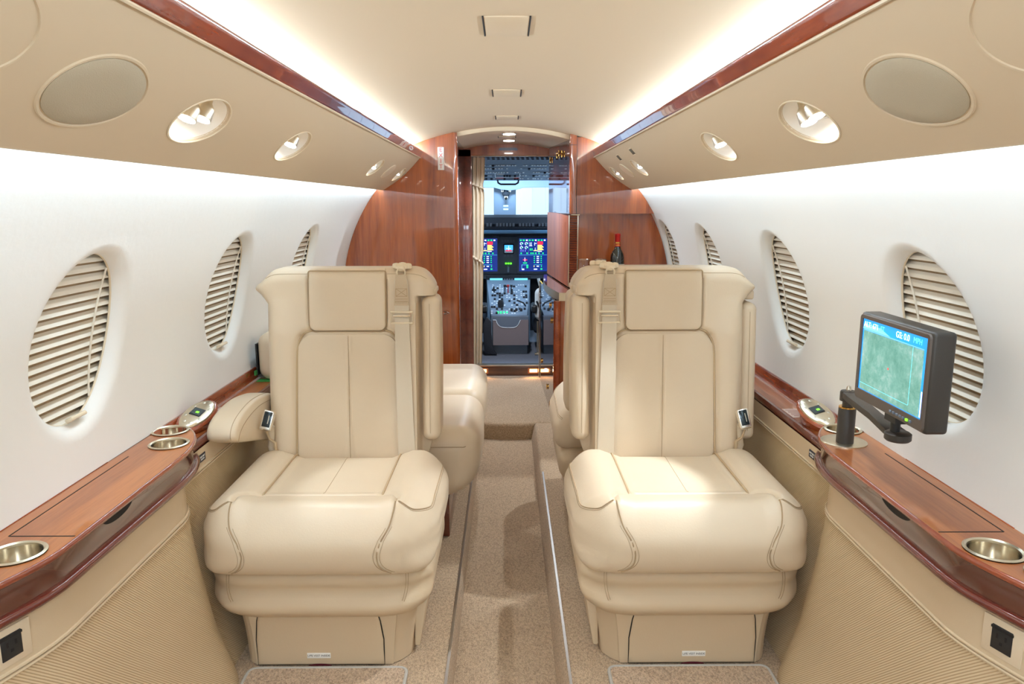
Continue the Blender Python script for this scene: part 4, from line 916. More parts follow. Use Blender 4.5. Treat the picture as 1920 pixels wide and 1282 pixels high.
# galley: upper cabinet
gu = thing('upper_galley_cabinet', (.6, 4.4, 1.3), 'glossy cherry upper galley cabinet under the ceiling on the right, mirrored aisle face', 'cabinet')
YU, YL = 4.02, 4.10
up = [(.365, 1.098)]+[(p[0], p[1]) for p in arc_pts(.40, 1.098, 1)]
mb = MB(); q = [(x, z) for x, z in up]; q = q+[(.365, ceil_z(.40)+.002)]
mb.prism(q, lambda a, b: (a, YU, b), lambda a, b: (a, YU+.05, b)); mb.build('aft_panel', WOOD, gu, smooth=False)
mb = MB(); prf = [(.367, YU)]+[(.352-.022*sin(a)*1.0+.0, YU+.024-.024*cos(a)) for a in lsp(0, PI/2, 8)]+[(.329, 4.08)]
mb.grid(lambda z, i: (prf[i][0], prf[i][1], z), [1.098, 1.512], range(len(prf))); mb.build('rounded_corner', WOOD, gu)
mb = MB(); mb.prism([(.329, 4.08), (.325, 4.16), (.268, 4.90), (.278, 4.90), (.335, 4.16), (.345, 4.08)], lambda a, b: (a, b, 1.098), lambda a, b: (a, b, 1.515)); 
mb.build('mirrored_door', mat('dark_lacquer_mirror', (84, 40, 30), .06, .3, coat=.6), gu, smooth=False)
mb = MB(); mb.prism([(.33, YU+.01), (.27, 4.9), (.8, 4.9), (.8, YU+.01)], lambda a, b: (a, b, 1.099), lambda a, b: (a, b, 1.104)); mb.build('bottom_board', WOODD, gu, smooth=False)
mb = MB(); mb.b2(.3655, .3675, YU-.001, YU+.002, 1.098, 1.50); mb.b2(.33, .3665, YU-.001, YU+.002, 1.452, 1.454); mb.build('door_gap', DARKG, gu, smooth=False)
mb = MB(); mb.tube([(.34, YU-.0, 1.092), (.385, YU+.0, 1.092)], .004, 8); mb.build('chrome_latch_bar', CHROME, gu)
for (y, z) in ((4.30, 1.425), (4.42, 1.436), (4.50, 1.43), (4.80, 1.42)):
    x = .325-(y-4.16)*.077-.006; la = MB(); la.cyl((x, y, z+.016), (x, y, z-.018), .004, .004, 10); la.cyl((x-.004, y-.003, z), (x+.008, y, z), .006, .006, 10); la.build('brass_catch', BRASS, gu)
# lower back panel, tambour door, side panel
gl = thing('galley_back_panel', (.6, 4.1, .9), 'cherry wood back panel of the galley behind the bottle, beneath the cabinet', 'panel')
lo = [(.385, .60)]+[(.889*cos(a), ZC+.889*sin(a)) for a in lsp(math.asin((.60-ZC)/.889), math.asin((1.098-ZC)/.889), 24)]+[(.385, 1.098)]
mb = MB(); mb.prism(lo, lambda a, b: (a, YL, b), lambda a, b: (a, YL+.02, b)); mb.build('veneer_panel', WOOD, gl, smooth=False)
tb = thing('tambour_door', (.36, 4.1, .9), 'narrow slatted tambour door in dark wood at the galley corner', 'tambour door')
mb = MB(); mb.b2(.335, .385, 4.112, 4.12, .70, 1.097); mb.build('backing', WOODD, tb, smooth=False)
mb = MB()
for i in range(30): mb.cyl((.339, 4.109, .712+i*.0128), (.381, 4.103, .712+i*.0128), .0052, .0052, 6)
tag(mb.build('slats', WOODR, tb), kind='stuff')
mb = MB(); mb.b2(.333, .338, 4.098, 4.11, .70, 1.09); mb.b2(.381, .386, 4.098, 4.11, .70, 1.09); mb.build('side_channel', CHROME, tb, smooth=False)
WOODM = wood('cherry_veneer_satin', (112, 50, 24), (160, 84, 44), (1, 1, .05), 20, .55, .12, .3)
sp = thing('galley_side_panel', (.3, 4.5, .9), 'plain cherry side panel facing the aisle between counter and mirrored cabinet', 'panel')
mb = MB(); mb.prism([(.333, 4.12), (.262, 4.93), (.28, 4.93), (.345, 4.12)], lambda a, b: (a, b, .70), lambda a, b: (a, b, 1.097)); mb.build('veneer_panel', WOODM, sp, smooth=False)
mb = MB(); mb.prism([(.3235, 4.22), (.277, 4.75), (.28, 4.75), (.3265, 4.22)], lambda a, b: (a, b, .76), lambda a, b: (a, b, 1.05)); mb.build('raised_field', WOODM, sp, smooth=False)
# counter and lower galley
gc = thing('galley_counter', (.55, 4.1, .68), 'glossy brown galley counter with a metal edge above the aisle mirror', 'counter')
cp = [(tuple(p)[0], tuple(p)[1]) for p in smoothpath([(.240, 4.93, 0), (.222, 4.55, 0), (.222, 4.30, 0), (.245, 4.05, 0), (.272, 3.885, 0)], 6)]
poly = cp+[(.80, 3.885), (.80, 4.098), (.386, 4.098), (.345, 4.10), (.335, 4.115), (.262, 4.93)]
mb = MB(); mb.prism(poly, lambda a, b: (a, b, .672), lambda a, b: (a, b, .692)); mb.build('counter_top', mat('counter_stone', (120, 78, 62), .06, coat=1, var=.15, vscale=60), gc, smooth=False)
mb = MB(); mb.grid(lambda i, z: (cp[i][0]-.002, cp[i][1]-.001, z), range(len(cp)), [.650, .693]); mb.grid(lambda x, z: (x, 3.883, z), [.2700, .80], [.650, .693]); mb.build('metal_edge', SATIN, gc)
glo = thing('lower_galley_cabinet', (.5, 4.4, .3), 'lower galley cabinet whose smoked mirror side faces the aisle', 'cabinet')
mb = MB(); mb.prism([(.243, 3.91), (.214, 4.93), (.224, 4.93), (.253, 3.91)], lambda a, b: (a, b, .001), lambda a, b: (a, b, .650)); mb.build('aisle_mirror', MIRROR, glo, smooth=False)
mb = MB(); mb.b2(.243, .80, 3.895, 3.91, .001, .65); mb.b2(.60, .80, 3.91, 4.09, .001, .65); mb.build('aft_panel', WOOD, glo, smooth=False)
mb = MB(); mb.cyl((.262, 3.895, 0.001), (.262, 3.895, .65), .019, .019, 20); mb.build('corner_post', WOODR, glo)
mb = MB(); mb.tube([(.2105, 4.90, .001), (.2105, 4.90, .65)], .003, 6); mb.build('mirror_edge', CHROME, glo)
for (y, z) in ((4.0, .53), (4.1, .60), (4.25, .10), (4.05, .05), (4.7, .16)):
    x = .243-(y-3.91)*.0285-.004; la = MB(); la.cyl((x, y, z+.015), (x, y, z-.016), .0035, .0035, 10); la.cyl((x-.003, y, z), (x+.004, y, z), .006, .006, 10); la.build('brass_catch', BRASS, glo)
# wine bottle and glasses on the counter
wb = thing('wine_bottle', (.585, 3.985, .692), 'dark wine bottle with red neck foil and white label on the galley counter', 'bottle')
bx, by, bz = .585, 3.985, .693
mb = MB(); mb.lathe((bx, by, bz), [(.030, 0), (.0365, .004), (.037, .02), (.037, .178), (.035, .192), (.028, .207), (.018, .222), (.0145, .235), (.0138, .262), (.0138, .292)], 32); mb.build('bottle_body', mat('dark_green_glass', (16, 22, 18), .06, coat=1), wb)
mb = MB(); mb.lathe((bx, by, bz), [(.0147, .228), (.0147, .290), (.0155, .291), (.0155, .300), (.010, .302)], 28); fo = mb.build('neck_foil', mat('red_foil', (190, 32, 30), .3, .3), wb)
mb = MB(); mb.lathe((bx, by, bz), [(.0149, .240), (.0149, .244)], 28, closed_top=False); mb.lathe((bx, by, bz), [(.0149, .250), (.0149, .258)], 28, closed_top=False); mb.build('gold_band', BRASS, fo)
mb = MB(); mb.grid(lambda a, z: (bx+.0374*sin(a), by-.0374*cos(a), bz+z), lsp(-1.4, 1.4, 16), [.05, .142]); lb = mb.build('paper_label', WHITEP, wb)
for k in range(3): mb = MB(); mb.grid(lambda a, z: (bx+.0377*sin(a), by-.0377*cos(a), bz+z), lsp(-.5, .5, 6), [.118-.018*k, .122-.018*k]); mb.build('printed_line', DKT, lb)
for i, x in enumerate((.405, .492)):
    g = thing('drinking_glass', (x, 3.97, .692), 'short clear drinking glass on the galley counter, %s' % ('left one of the pair' if i == 0 else 'nearer the wine bottle'), 'glass', 'clear glasses on the galley counter')
    mb = MB(); mb.lathe((x, 3.97, .693), [(.028, 0), (.030, .004), (.032, .06), (.036, .12), (.034, .165), (.032, .168), (.034, .12), (.029, .02), (.001, .018)], 28, closed_top=False); mb.build('tumbler', GLASS, g)
    mb = MB(); mb.tube([(x+.0335*cos(a), 3.97+.0335*sin(a), .860) for a in lsp(0, 2*PI, 28)[:-1]], .0012, 6, closed=True); mb.build('glass_rim', CHROME, g)
# curtain
cu = thing('door_curtain', (-.20, 5.02, .04), 'cream pleated curtain tied back at the left of the cockpit doorway', 'curtain')
def cur(u, z):
    k = (z-.04)/1.40; tie = min(abs(z-1.27), abs(z-.80)*1.5); w = .096-.030*(1-k)-.010*math.exp(-(tie/.03)**2)
    return (-.240+u*w-.003*(1-k), 4.995+.014*sin(u*22)*(.6 if tie < .03 else 1)+.006*sin(u*9+1), z)
mb = MB(); mb.grid(cur, lsp(0, 1, 48), lsp(.04, 1.45, 60)); mb.build('curtain_cloth', CURT, cu, angle=80)
for z0, dz in ((1.285, -.035), (.815, -.05)): mb = MB(); mb.tube([(cur(u, z0)[0], cur(u, z0)[1]-.012, z0+dz*u) for u in lsp(-.02, 1.04, 14)], .006, 8); mb.build('tie_band', CURT, cu)
mb = MB(); mb.tube([(-.24, 5.02, 1.458), (.30, 5.02, 1.458)], .004, 8); mb.build('curtain_track', CHROME, cu)

# ------------------------------------------------------------------ cockpit
CKG = mat('cockpit_grey', (104, 116, 132), .6, bump=.1); CKD = mat('cockpit_dark', (30, 33, 42), .7); CKL = mat('panel_light_grey', (116, 132, 150), .55); CKC = carpet('cockpit_carpet', (84, 88, 100), (112, 116, 128), 400)
HEAD = mat('sheepskin', (206, 206, 204), .95, bump=.6, bscale=90); PWHITE = mat('panel_legend', (225, 232, 238), .5)
mb = MB(); mb.b2(-.9, .9, 4.985, 6.9, .04, .078); struct(mb.build('floor_cockpit', CKC, smooth=False))
mb = MB(); mb.b2(-.9, -.86, 4.99, 6.7, .05, 1.6); mb.b2(.86, .9, 4.99, 6.7, .05, 1.6); mb.b2(-.9, .9, 6.36, 6.4, .05, .53); struct(mb.build('wall_cockpit', CKD, smooth=False))
mb = MB(); mb.b2(-.9, .9, 4.99, 6.5, 1.56, 1.6); mb.b2(-.9, -.30, 4.985, 5.0, .05, 1.6); mb.b2(.30, .9, 4.985, 5.0, .05, 1.6)
mb.prism([(-.9, 1.30), (.9, 1.30), (.9, 1.6), (-.9, 1.6)], lambda a, b: (a, 6.45, b), lambda a, b: (a, 6.6, b)); struct(mb.build('ceiling_cockpit', CKD, smooth=False))
# windscreen: two panes with posts
ws = thing('windscreen', (.02, 6.6, 1.16), 'cockpit windscreen with two pale blue panes and a grey centre post', 'windscreen')
for x0, x1 in ((-.62, -.115), (.075, .66)):
    mb = MB(); mb.b2(x0, x1, 6.60, 6.606, 1.00, 1.29); mb.build('pane', PANE, ws, smooth=False)
    mb = MB()
    mb.build('x', PANE, ws) if False else None
mb = MB(); mb.prism([(-.115, 1.0), (.075, 1.0), (.075, 1.31), (-.115, 1.31)], lambda a, b: (a, 6.52, b), lambda a, b: (a, 6.62, b)); mb.build('centre_post', CKG, ws, bevel=.01)
mb = MB(); mb.b2(-.9, -.62, 6.5, 6.62, .9, 1.6); mb.b2(.66, .9, 6.5, 6.62, .9, 1.6); mb.build('side_post', CKG, ws, smooth=False)
mb = MB(); mb.prism([(-.7, 1.29), (-.12, 1.288), (-.05, 1.27), (.02, 1.262), (.08, 1.27), (.14, 1.288), (.7, 1.29), (.7, 1.36), (-.7, 1.36)], lambda a, b: (a, 6.40, b), lambda a, b: (a, 6.52, b)); mb.build('top_frame', CKG, ws, smooth=False)
# hangar wall seen through the windscreen
hg = mat('hangar_sheet', (206, 224, 236), .7, emit=(196, 222, 240), estr=.0)
t = thing('hangar_wall', (0, 9, 1), 'pale ribbed hangar wall seen through the windscreen', 'wall')
for i in range(26):
    mb = MB(); x = -1.95+i*.15; mb.b2(x+.004, x+.146, 9.0, 9.03, -.2, 2.6); mb.build('sheet_panel', hg, t, smooth=False)
area('hangar_daylight', (0, 7.4, 2.4), (0, 9, 1.1), 3.4, .8, 50, (.80, .92, 1))
# compass and bracket on the centre post
c = thing('standby_compass', (-.01, 6.45, 1.2), 'standby compass on its bracket hanging at the windscreen centre post', 'compass')
mb = MB(); mb.lathe((-.010, 6.45, 1.215), [(.02, 0), (.032, .01), (.034, .03), (.022, .045), (.015, .07)], 20); mb.build('compass_housing', CKD, c)
mb = MB(); mb.lathe((-.010, 6.42, 1.185), [(.010, 0), (.018, .012), (.016, .03)], 16); mb.lathe((-.04, 6.42, 1.25), [(.010, 0), (.012, .014)], 12); mb.lathe((.022, 6.42, 1.25), [(.010, 0), (.012, .014)], 12); mb.build('mount_knobs', CHROME, c)
for k in range(2): mb = MB(); mb.b2(-.033, .010, 6.515, 6.519, 1.128-.028*k, 1.140-.028*k); mb.build('placard', PWHITE, c, smooth=False)
# overhead panel
op = thing('overhead_switch_panel', (.03, 5.6, 1.42), 'grey cockpit overhead panel crowded with small switches', 'instrument panel')
def ov(x, q, d=0): return (x, 5.95-.70*q, 1.330+.135*q-d)
mb = MB(); mb.add([ov(-.42, 0), ov(.46, 0), ov(.46, 1), ov(-.42, 1), ov(-.42, 0, -.04), ov(.46, 0, -.04), ov(.46, 1, -.04), ov(-.42, 1, -.04)], [(0, 1, 2, 3), (4, 5, 6, 7), (0, 1, 5, 4), (1, 2, 6, 5), (2, 3, 7, 6), (3, 0, 4, 7)]); mb.build('panel_face', CKG, op, smooth=False)
rr = random.Random(5)
lm = MB(); dm = MB(); rm = MB()
def chip(mb_, x, q, wx, wq, h=.004):
    P = [ov(x-wx, q-wq, h), ov(x+wx, q-wq, h), ov(x+wx, q+wq, h), ov(x-wx, q+wq, h), ov(x-wx, q-wq), ov(x+wx, q-wq), ov(x+wx, q+wq), ov(x-wx, q+wq)]
    mb_.add(P, [(0, 1, 2, 3), (0, 1, 5, 4), (1, 2, 6, 5), (2, 3, 7, 6), (3, 0, 4, 7)])
for x in lsp(-.20, .32, 26):
    for q in (.10, .24, .38, .55, .68):
        if rr.random() < .62 and not (-.10 < x < .10 and q < .3): chip(lm, x+rr.uniform(-.003, .003), q, .0065, .012)
        elif rr.random() < .35: chip(dm, x, q, .008, .018, .01)
for x in (-.09, .095): chip(lm, x, .26, .0018, .10)
chip(lm, .0, .165, .09, .006); chip(lm, -.05, .30, .03, .006); chip(rm, -.055, .135, .03, .008); chip(rm, .07, .135, .02, .008)
tag(lm.build('switch_legends', PWHITE, op, smooth=False), kind='stuff'); tag(dm.build('dark_switches', CKD, op, smooth=False), kind='stuff'); rm.build('red_guards', REDT, op, smooth=False)
mb = MB()
for i in range(18):
    x = -.235+i*.0335; mb.add([(x, 5.235, 1.445), (x+.019, 5.235, 1.445), (x+.012, 5.26, 1.478), (x-.007, 5.26, 1.478), (x, 5.26, 1.445), (x+.019, 5.26, 1.445), (x+.012, 5.28, 1.478), (x-.007, 5.28, 1.478)], [(0, 1, 2, 3), (4, 5, 6, 7), (0, 1, 5, 4), (2, 3, 7, 6), (0, 3, 7, 4), (1, 2, 6, 5)])
tag(mb.build('breaker_fins', CKL, op, smooth=False), kind='stuff')
mb = MB(); mb.tube([(-.075, 5.93, 1.335), (-.070, 5.91, 1.312), (-.05, 5.91, 1.300), (.065, 5.91, 1.300), (.085, 5.91, 1.312), (.090, 5.93, 1.335)], .007, 8); mb.build('grab_handle', BLACK, op)
# glareshield
gs = thing('glareshield', (.03, 6.1, 1.0), 'dark cockpit glareshield with a row of small dim windows', 'glareshield')
mb = MB(); mb.prism([(6.0, .965), (6.05, 1.045), (6.35, 1.058), (6.5, 1.06), (6.5, .90), (6.02, .90)], lambda a, b: (-.8, a, b), lambda a, b: (.85, a, b)); mb.build('shield_body', CKD, gs, smooth=False)
mb = MB(); mb.b2(-.30, .42, 5.985, 6.02, .918, .945); mb.build('blue_trim_band', mat('steel_blue', (86, 124, 156), .4), gs, bevel=.004)
mb = MB(); rr = random.Random(8)
for x in lsp(-.26, .36, 24):
    mb.b2(x-.009, x+.009, 6.0, 6.03, .975, 1.0) if rr.random() < .7 else None
tag(mb.build('mode_windows', mat('dim_windows', (90, 98, 110), .4), gs, smooth=False), kind='stuff')
# instrument panel
ip = thing('instrument_panel', (.03, 6.2, .73), 'grey cockpit instrument panel holding the lit displays', 'instrument panel')
mb = MB(); mb.b2(-.8, .8, 6.25, 6.35, .535, .918); mb.build('panel_face', CKG, ip, smooth=False)
mb = MB(); mb.b2(-.075, .085, 6.235, 6.26, .575, .885); mb.build('centre_stack', CKG, ip, bevel=.006)
scr = mat('display_navy', (14, 36, 110), .2, emit=(16, 52, 150), estr=.8)
def em(n, c, s=1.6): return mat(n, c, .4, emit=c, estr=s)
EG, EW, ER, EY, EC, EP = em('glyph_green', (30, 230, 120)), em('glyph_white', (220, 232, 255)), em('glyph_red', (240, 40, 70)), em('glyph_yellow', (240, 222, 110)), em('glyph_cyan', (90, 210, 240)), em('glyph_violet', (120, 130, 240), 1.)
for di, (x0, x1) in enumerate(((-.318, -.083), (.098, .333))):
    d = thing('flight_display', ((x0+x1)/2, 6.24, .735), 'lit navy flight display with green, red and yellow readouts, %s' % ('half covered by the curtain' if di == 0 else 'whole in view right of centre'), 'display', 'cockpit flight displays')
    mb = MB(); mb.b2(x0-.018, x1+.018, 6.232, 6.25, .575, .892); mb.build('display_frame', CKG, d, bevel=.006)
    mb = MB(); mb.b2(x0, x1, 6.228, 6.233, .598, .870); s_ = mb.build('display_glass', scr, d, smooth=False)
    sets = {k: MB() for k in 'GWRYCP'}
    def g(k, a, b, c2, e): sets[k].b2(x0+(x1-x0)*a, x0+(x1-x0)*b, 6.2262, 6.2278, .598+.272*c2, .598+.272*e)
    for i in range(9): g('GW'[i % 3 == 2], .03+i*.105, .09+i*.105, .925, .965)
    for x in (.03, .20):
        for z in (.72, .84):
            for a in range(14): aa = a/14*5; g('W', x+.055+.045*cos(aa)-.008, x+.055+.045*cos(aa)+.008, z+.035*sin(aa)-.007, z+.035*sin(aa)+.007)
            g('G', x+.06, x+.11, z-.01, z+.015)
    for x in (.37, .42, .54): g('W', x, x+.018, .78, .88)
    g('W', .36, .46, .77, .785); g('W', .54, .62, .84, .855); g('G', .38, .41, .63, .70); g('G', .44, .47, .63, .70); g('Y', .51, .64, .62, .645); g('W', .56, .575, .63, .72)
    g('R', .65, .84, .815, .905)
    for i in range(6): g('Y', .65, .86-.03*(i % 3), .645+.027*i, .668+.027*i)
    g('W', .65, .80, .60, .625)
    for x in (.05, .26, .40, .47, .56, .68, .82): g('G', x, x+.045, .53, .57)
    for x in (.05, .12, .2): g('P', x, x+.03, .60, .66)
    g('C', 0, 1, .498, .503); g('P', .62, .625, .51, .91); g('P', .33, .335, .51, .91)
    g('R', .14, .28, .335, .365); g('W', .195, .215, .30, .42); g('G', .14, .28, .24, .27); g('C', .09, .1, .06, .2); g('G', .26, .32, .10, .2); g('C', .09, .32, .195, .202); g('W', .1, .18, .04, .08)
    for i in range(4):
        for x in (.52, .62, .76): g('GWG'[(x > .6)+(x > .7)], x, x+(.04 if x != .62 else .08), .26+.06*i, .285+.06*i)
    g('Y', .52, .54, .13, .18); g('G', .78, .80, .13, .18); g('C', .52, .82, .20, .205); g('W', .62, .7, .14, .17); g('W', .52, .64, .05, .08); g('G', .76, .82, .05, .09)
    for k, mm, nm in (('G', EG, 'green_glyphs'), ('W', EW, 'white_glyphs'), ('R', ER, 'red_glyphs'), ('Y', EY, 'yellow_glyphs'), ('C', EC, 'cyan_glyphs'), ('P', EP, 'violet_glyphs')):
        tag(sets[k].build(nm, mm, d, smooth=False), kind='stuff')
sb = thing('standby_horizon', (.011, 6.23, .78), 'small round-cornered blue standby horizon between the flight displays', 'display')
mb = MB(); mb.b2(-.032, .055, 6.226, 6.24, .742, .825); mb.build('instrument_bezel', CKD, sb, bevel=.006)
mb = MB(); mb.b2(-.024, .047, 6.222, 6.227, .776, .816); mb.build('sky_half', em('sky_cyan', (70, 170, 240), 1.4), sb, bevel=.003)
mb = MB(); mb.b2(-.024, .047, 6.222, 6.227, .752, .776); mb.build('ground_half', em('ground_grey', (110, 130, 150), .9), sb, bevel=.003)
mb = MB(); mb.b2(-.012, .035, 6.220, 6.223, .766, .775); mb.build('red_bar', ER, sb, smooth=False); mb = MB(); mb.b2(.009, .013, 6.220, 6.223, .77, .81); mb.b2(-.01, .03, 6.220, 6.223, .786, .79); mb.build('horizon_symbol', EW, sb, smooth=False)
ct = MB()
for i in range(5): ct.b2(-.05+i*.024, -.034+i*.024, 6.230, 6.236, .843, .857)
for i in range(3): ct.b2(-.03+i*.028, -.010+i*.028, 6.228, 6.236, .718, .736)
tag(ct.build('annunciator_buttons', CKL, ip, smooth=False), kind='stuff')
for i in range(3): mb = MB(); mb.b2(-.018+i*.020, -.004+i*.020, 6.229, 6.236, .658, .668); mb.build('green_gear_light', em('gear_green_%d' % i, (90, 255, 40), 3), ip, smooth=False)
mb = MB(); mb.cyl((.006, 6.235, .640), (.006, 6.17, .628), .005, .005, 10); mb.cyl((.006, 6.17, .640), (.006, 6.165, .595), .009, .008, 12); mb.build('gear_lever', CKL, ip)
# pedestal
pd = thing('centre_pedestal', (.0, 5.8, .08), 'cockpit centre pedestal crowded with radio panels, knobs and throttle levers', 'pedestal')
def pt(x, q, d=0): return (x, 5.33+.80*q, .362+.185*q+d)
pw = lambda q: (-.118-.052*q, .142+.046*q)
V = []
for q in (0, 1):
    a, b = pw(q); V += [pt(a, q), pt(b, q), (b, 5.33+.8*q, .08), (a, 5.33+.8*q, .08)]
mb = MB(); mb.add(V, [(0, 1, 5, 4), (0, 1, 2, 3), (1, 2, 6, 5), (0, 3, 7, 4), (4, 5, 6, 7)]); mb.build('pedestal_body', CKL, pd, smooth=False)
mb = MB(); mb.b2(-.108, .150, 5.30, 5.34, .150, .358); bx_ = mb.build('rear_face', CKG, pd, smooth=False)
mb = MB(); pk = [(-.104, .152), (.150, .152), (.150, .335), (.092, .335)]+[(p[0], p[1]) for p in smoothpath([(.092, .335, 0), (.075, .300, 0), (.05, .282, 0), (.0, .280, 0), (-.045, .285, 0), (-.07, .305, 0), (-.082, .335, 0)], 4)]+[(-.104, .335)]
mb.prism(pk, lambda a, b: (a, 5.275, b), lambda a, b: (a, 5.285, b)); mb.build('document_pocket', mat('pocket_leather', (128, 116, 118), .6), pd, smooth=False)
mb = MB(); mb.tube([(a, 5.273, b) for a, b in pk[3:]], .0028, 6); mb.build('pocket_edge', PWHITE, pd)
rr = random.Random(3)
def chip2(M_, x, q, wx, wq, h): M_.add([pt(x-wx, q-wq, h), pt(x+wx, q-wq, h), pt(x+wx, q+wq, h), pt(x-wx, q+wq, h), pt(x-wx, q-wq), pt(x+wx, q-wq), pt(x+wx, q+wq), pt(x-wx, q+wq)], [(0, 1, 2, 3), (0, 1, 5, 4), (1, 2, 6, 5), (2, 3, 7, 6), (3, 0, 4, 7)])
A, B, Gg = MB(), MB(), MB()
for q in lsp(.04, .80, 15):
    for x in lsp(-.115, .145, 14):
        v = rr.random()
        if v < .3: chip2(A, x, q, .006, .008, .003)
        elif v < .45: chip2(B, x, q, .008, .012, .010)
for i in range(4): chip2(Gg, -.07+i*.022, .07, .006, .006, .005); chip2(Gg, -.07+i*.022, .045, .005, .005, .005)
tag(A.build('small_keys', PWHITE, pd, smooth=False), kind='stuff'); tag(B.build('dark_keys', CKD, pd, smooth=False), kind='stuff'); tag(Gg.build('green_keys', EG, pd, smooth=False), kind='stuff')
for x in (.03, .065, .10): mb = MB(); p = pt(x, .10); mb.lathe(p, [(.010, 0), (.010, .016), (.007, .02)], 14); mb.build('selector_knob', CKD, pd)
mb = MB(); p = pt(-.05, .20); mb.lathe(p, [(.022, 0), (.024, .03), (.016, .052)], 16); mb.build('trim_wheel_grip', CKD, pd)
mb = MB(); mb.tube([pt(.135, .22), pt(.12, .2, .03), pt(.07, .22, .045)], .006, 8); mb.build('brake_lever', CKD, pd)
for i, x in enumerate((-.02, .005, .03)):
    mb = MB(); mb.tube([pt(x, .58), pt(x, .55, .06)], .004, 8); mb.cyl(pt(x-.01, .55, .063), pt(x+.01, .55, .063), .009, .009, 10); mb.build('throttle_lever', REDT if i == 1 else CKD, pd)
mb = MB(); mb.tube([pt(-.105, .60), pt(-.105, .55, .055)], .006, 8); mb.build('flap_lever', CKD, pd)
mb = MB(); mb.b2(-.176, .190, 6.10, 6.13, .49, .575); cdu = mb.build('radio_head', CKD, pd, bevel=.004)
for x0, x1 in ((-.143, -.040), (.058, .165)): mb = MB(); mb.b2(x0, x1, 6.094, 6.10, .508, .553); mb.build('radio_screen', em('radio_cyan', (110, 214, 235), 1.1), cdu, smooth=False)
for i in range(8): mb = MB(); mb.lathe((-.022+.02*(i % 4), 6.098, .518+.026*(i//4)), [(.007, 0), (.007, -.006)], 10, ax='y'); mb.build('tuning_knob', CKL, cdu)
# crew seats
for s, lb in ((-1, 'left pilot seat edge with sheepskin cover just beyond the curtain'), (1, 'right pilot seat edge with sheepskin cover and belts beside the pedestal')):
    cs = thing('pilot_seat', (s*.42, 5.6, .08), lb, 'pilot seat', 'pilot seats')
    x = -.335 if s < 0 else .36
    soft('sheepskin_back', (x-.02*s*0, 5.42, .43), (.155, .05, .12) if s < 0 else (.16, .05, .12), .045, HEAD, cs)
    soft('seat_base', (x, 5.62, .27), (.17, .20, .06), .03, CKD, cs)
    soft('inner_armrest', (x-s*.165, 5.45, .40), (.022, .09, .03), .018, BLACK, cs)
    for dx in ((-.203+.335, ) if s < 0 else (.215-.36, .259-.36)):
        mb = MB(); mb.cyl((x+dx, 5.28, .095), (x+dx, 5.28, .325), .0065, .0065, 12); mb.build('support_post', SATIN, cs)
    mb = MB(); mb.b2(x+(.10 if s < 0 else -.165), x+(.15 if s < 0 else -.085), 5.265, 5.295, .079, .095); mb.build('rail_foot', SATIN, cs, bevel=.002)
    mb = MB(); mb.tube([(x-s*.15, 5.36, .46), (x-s*.13, 5.355, .42), (x-s*.10, 5.36, .37)], .007, 8); mb.build('harness_strap', BLACK, cs)
    yk = thing('control_yoke', (s*.42, 6.05, .55), '%s control yoke, dark with white grips, low behind the pedestal' % ('left' if s < 0 else 'right'), 'control yoke', 'control yokes')
    xx = s*.33+(.0 if s < 0 else .02)
    mb = MB(); mb.tube([(xx-.10, 6.0, .56), (xx-.09, 6.0, .51), (xx-.04, 6.01, .485), (xx+.04, 6.01, .485), (xx+.09, 6.0, .51), (xx+.10, 6.0, .56)], .012, 8); mb.build('yoke_wheel', HEAD, yk)
    mb = MB(); mb.cyl((xx, 6.01, .49), (xx, 6.24, .49), .014, .014, 12); mb.build('yoke_column', CKD, yk)
sh = thing('document_bag', (-.14, 5.33, .08), 'black flexible cover hanging at the left edge of the pedestal', 'cover')
mb = MB(); mb.prism([(-.165, .09), (-.075, .085), (-.105, .13), (-.118, .25), (-.115, .33), (-.15, .36), (-.175, .30), (-.172, .18)], lambda a, b: (a, 5.255, b), lambda a, b: (a, 5.285, b)); mb.build('fabric_cover', CKD, sh, bevel=.006)

# ------------------------------------------------------------------ screen on its arm (right ledge)
ps = thing('screen_arm', (.802, 1.705, .592), 'black swing arm and post on a steel disc, standing in the right ledge', 'monitor arm')
mb = MB(); mb.lathe((.802, 1.705, .590), [(.052, 0), (.052, .0025), (.049, .004), (.02, .0045)], 40); mb.build('base_disc', SATIN, ps)
mb = MB(); mb.lathe((.797, 1.69, .594), [(.0195, 0), (.0195, .083), (.0185, .085)], 28); mb.build('post', DARKP, ps)
mb = MB(); mb.lathe((.797, 1.69, .679), [(.0192, 0), (.0192, .003)], 28); mb.build('copper_ring', BRASS, ps)
mb = MB(); mb.lathe((.797, 1.69, .682), [(.012, 0), (.012, .012), (.0185, .014), (.0185, .034), (.017, .037), (.006, .038)], 28); mb.build('swivel_joint', DARKP, ps)
mb = MB(); mb.lathe((.797, 1.69, .720), [(.006, 0), (.006, .004), (.0045, .010), (.0025, .011)], 14); mb.build('lock_screw', CHROME, ps)
A0, A1 = Vector((.797, 1.69, .710)), Vector((.745, 1.372, .716))
mb = MB(); dirv = (A1-A0).normalized(); sd = dirv.cross(Vector((0, 0, 1))).normalized()
V = []
for k, w, h in ((0, .016, .008), (.12, .017, .008), (.6, .013, .0075), (.85, .017, .007), (1, .020, .006)):
    c_ = A0+(A1-A0)*k
    for a, b in ((-1, -1), (1, -1), (1, 1), (-1, 1)): V.append(tuple(c_+sd*w*a+Vector((0, 0, h*b))))
mb.add(V, [(i*4+j, i*4+(j+1) % 4, (i+1)*4+(j+1) % 4, (i+1)*4+j) for i in range(4) for j in range(4)]+[(0, 1, 2, 3), (16, 17, 18, 19)]); mb.build('swing_arm', DARKP, ps, bevel=.003)
mb = MB(); mb.lathe((.742, 1.36, .706), [(.021, 0), (.024, .003), (.024, .014), (.02, .017)], 28); mb.build('end_boss', DARKP, ps)
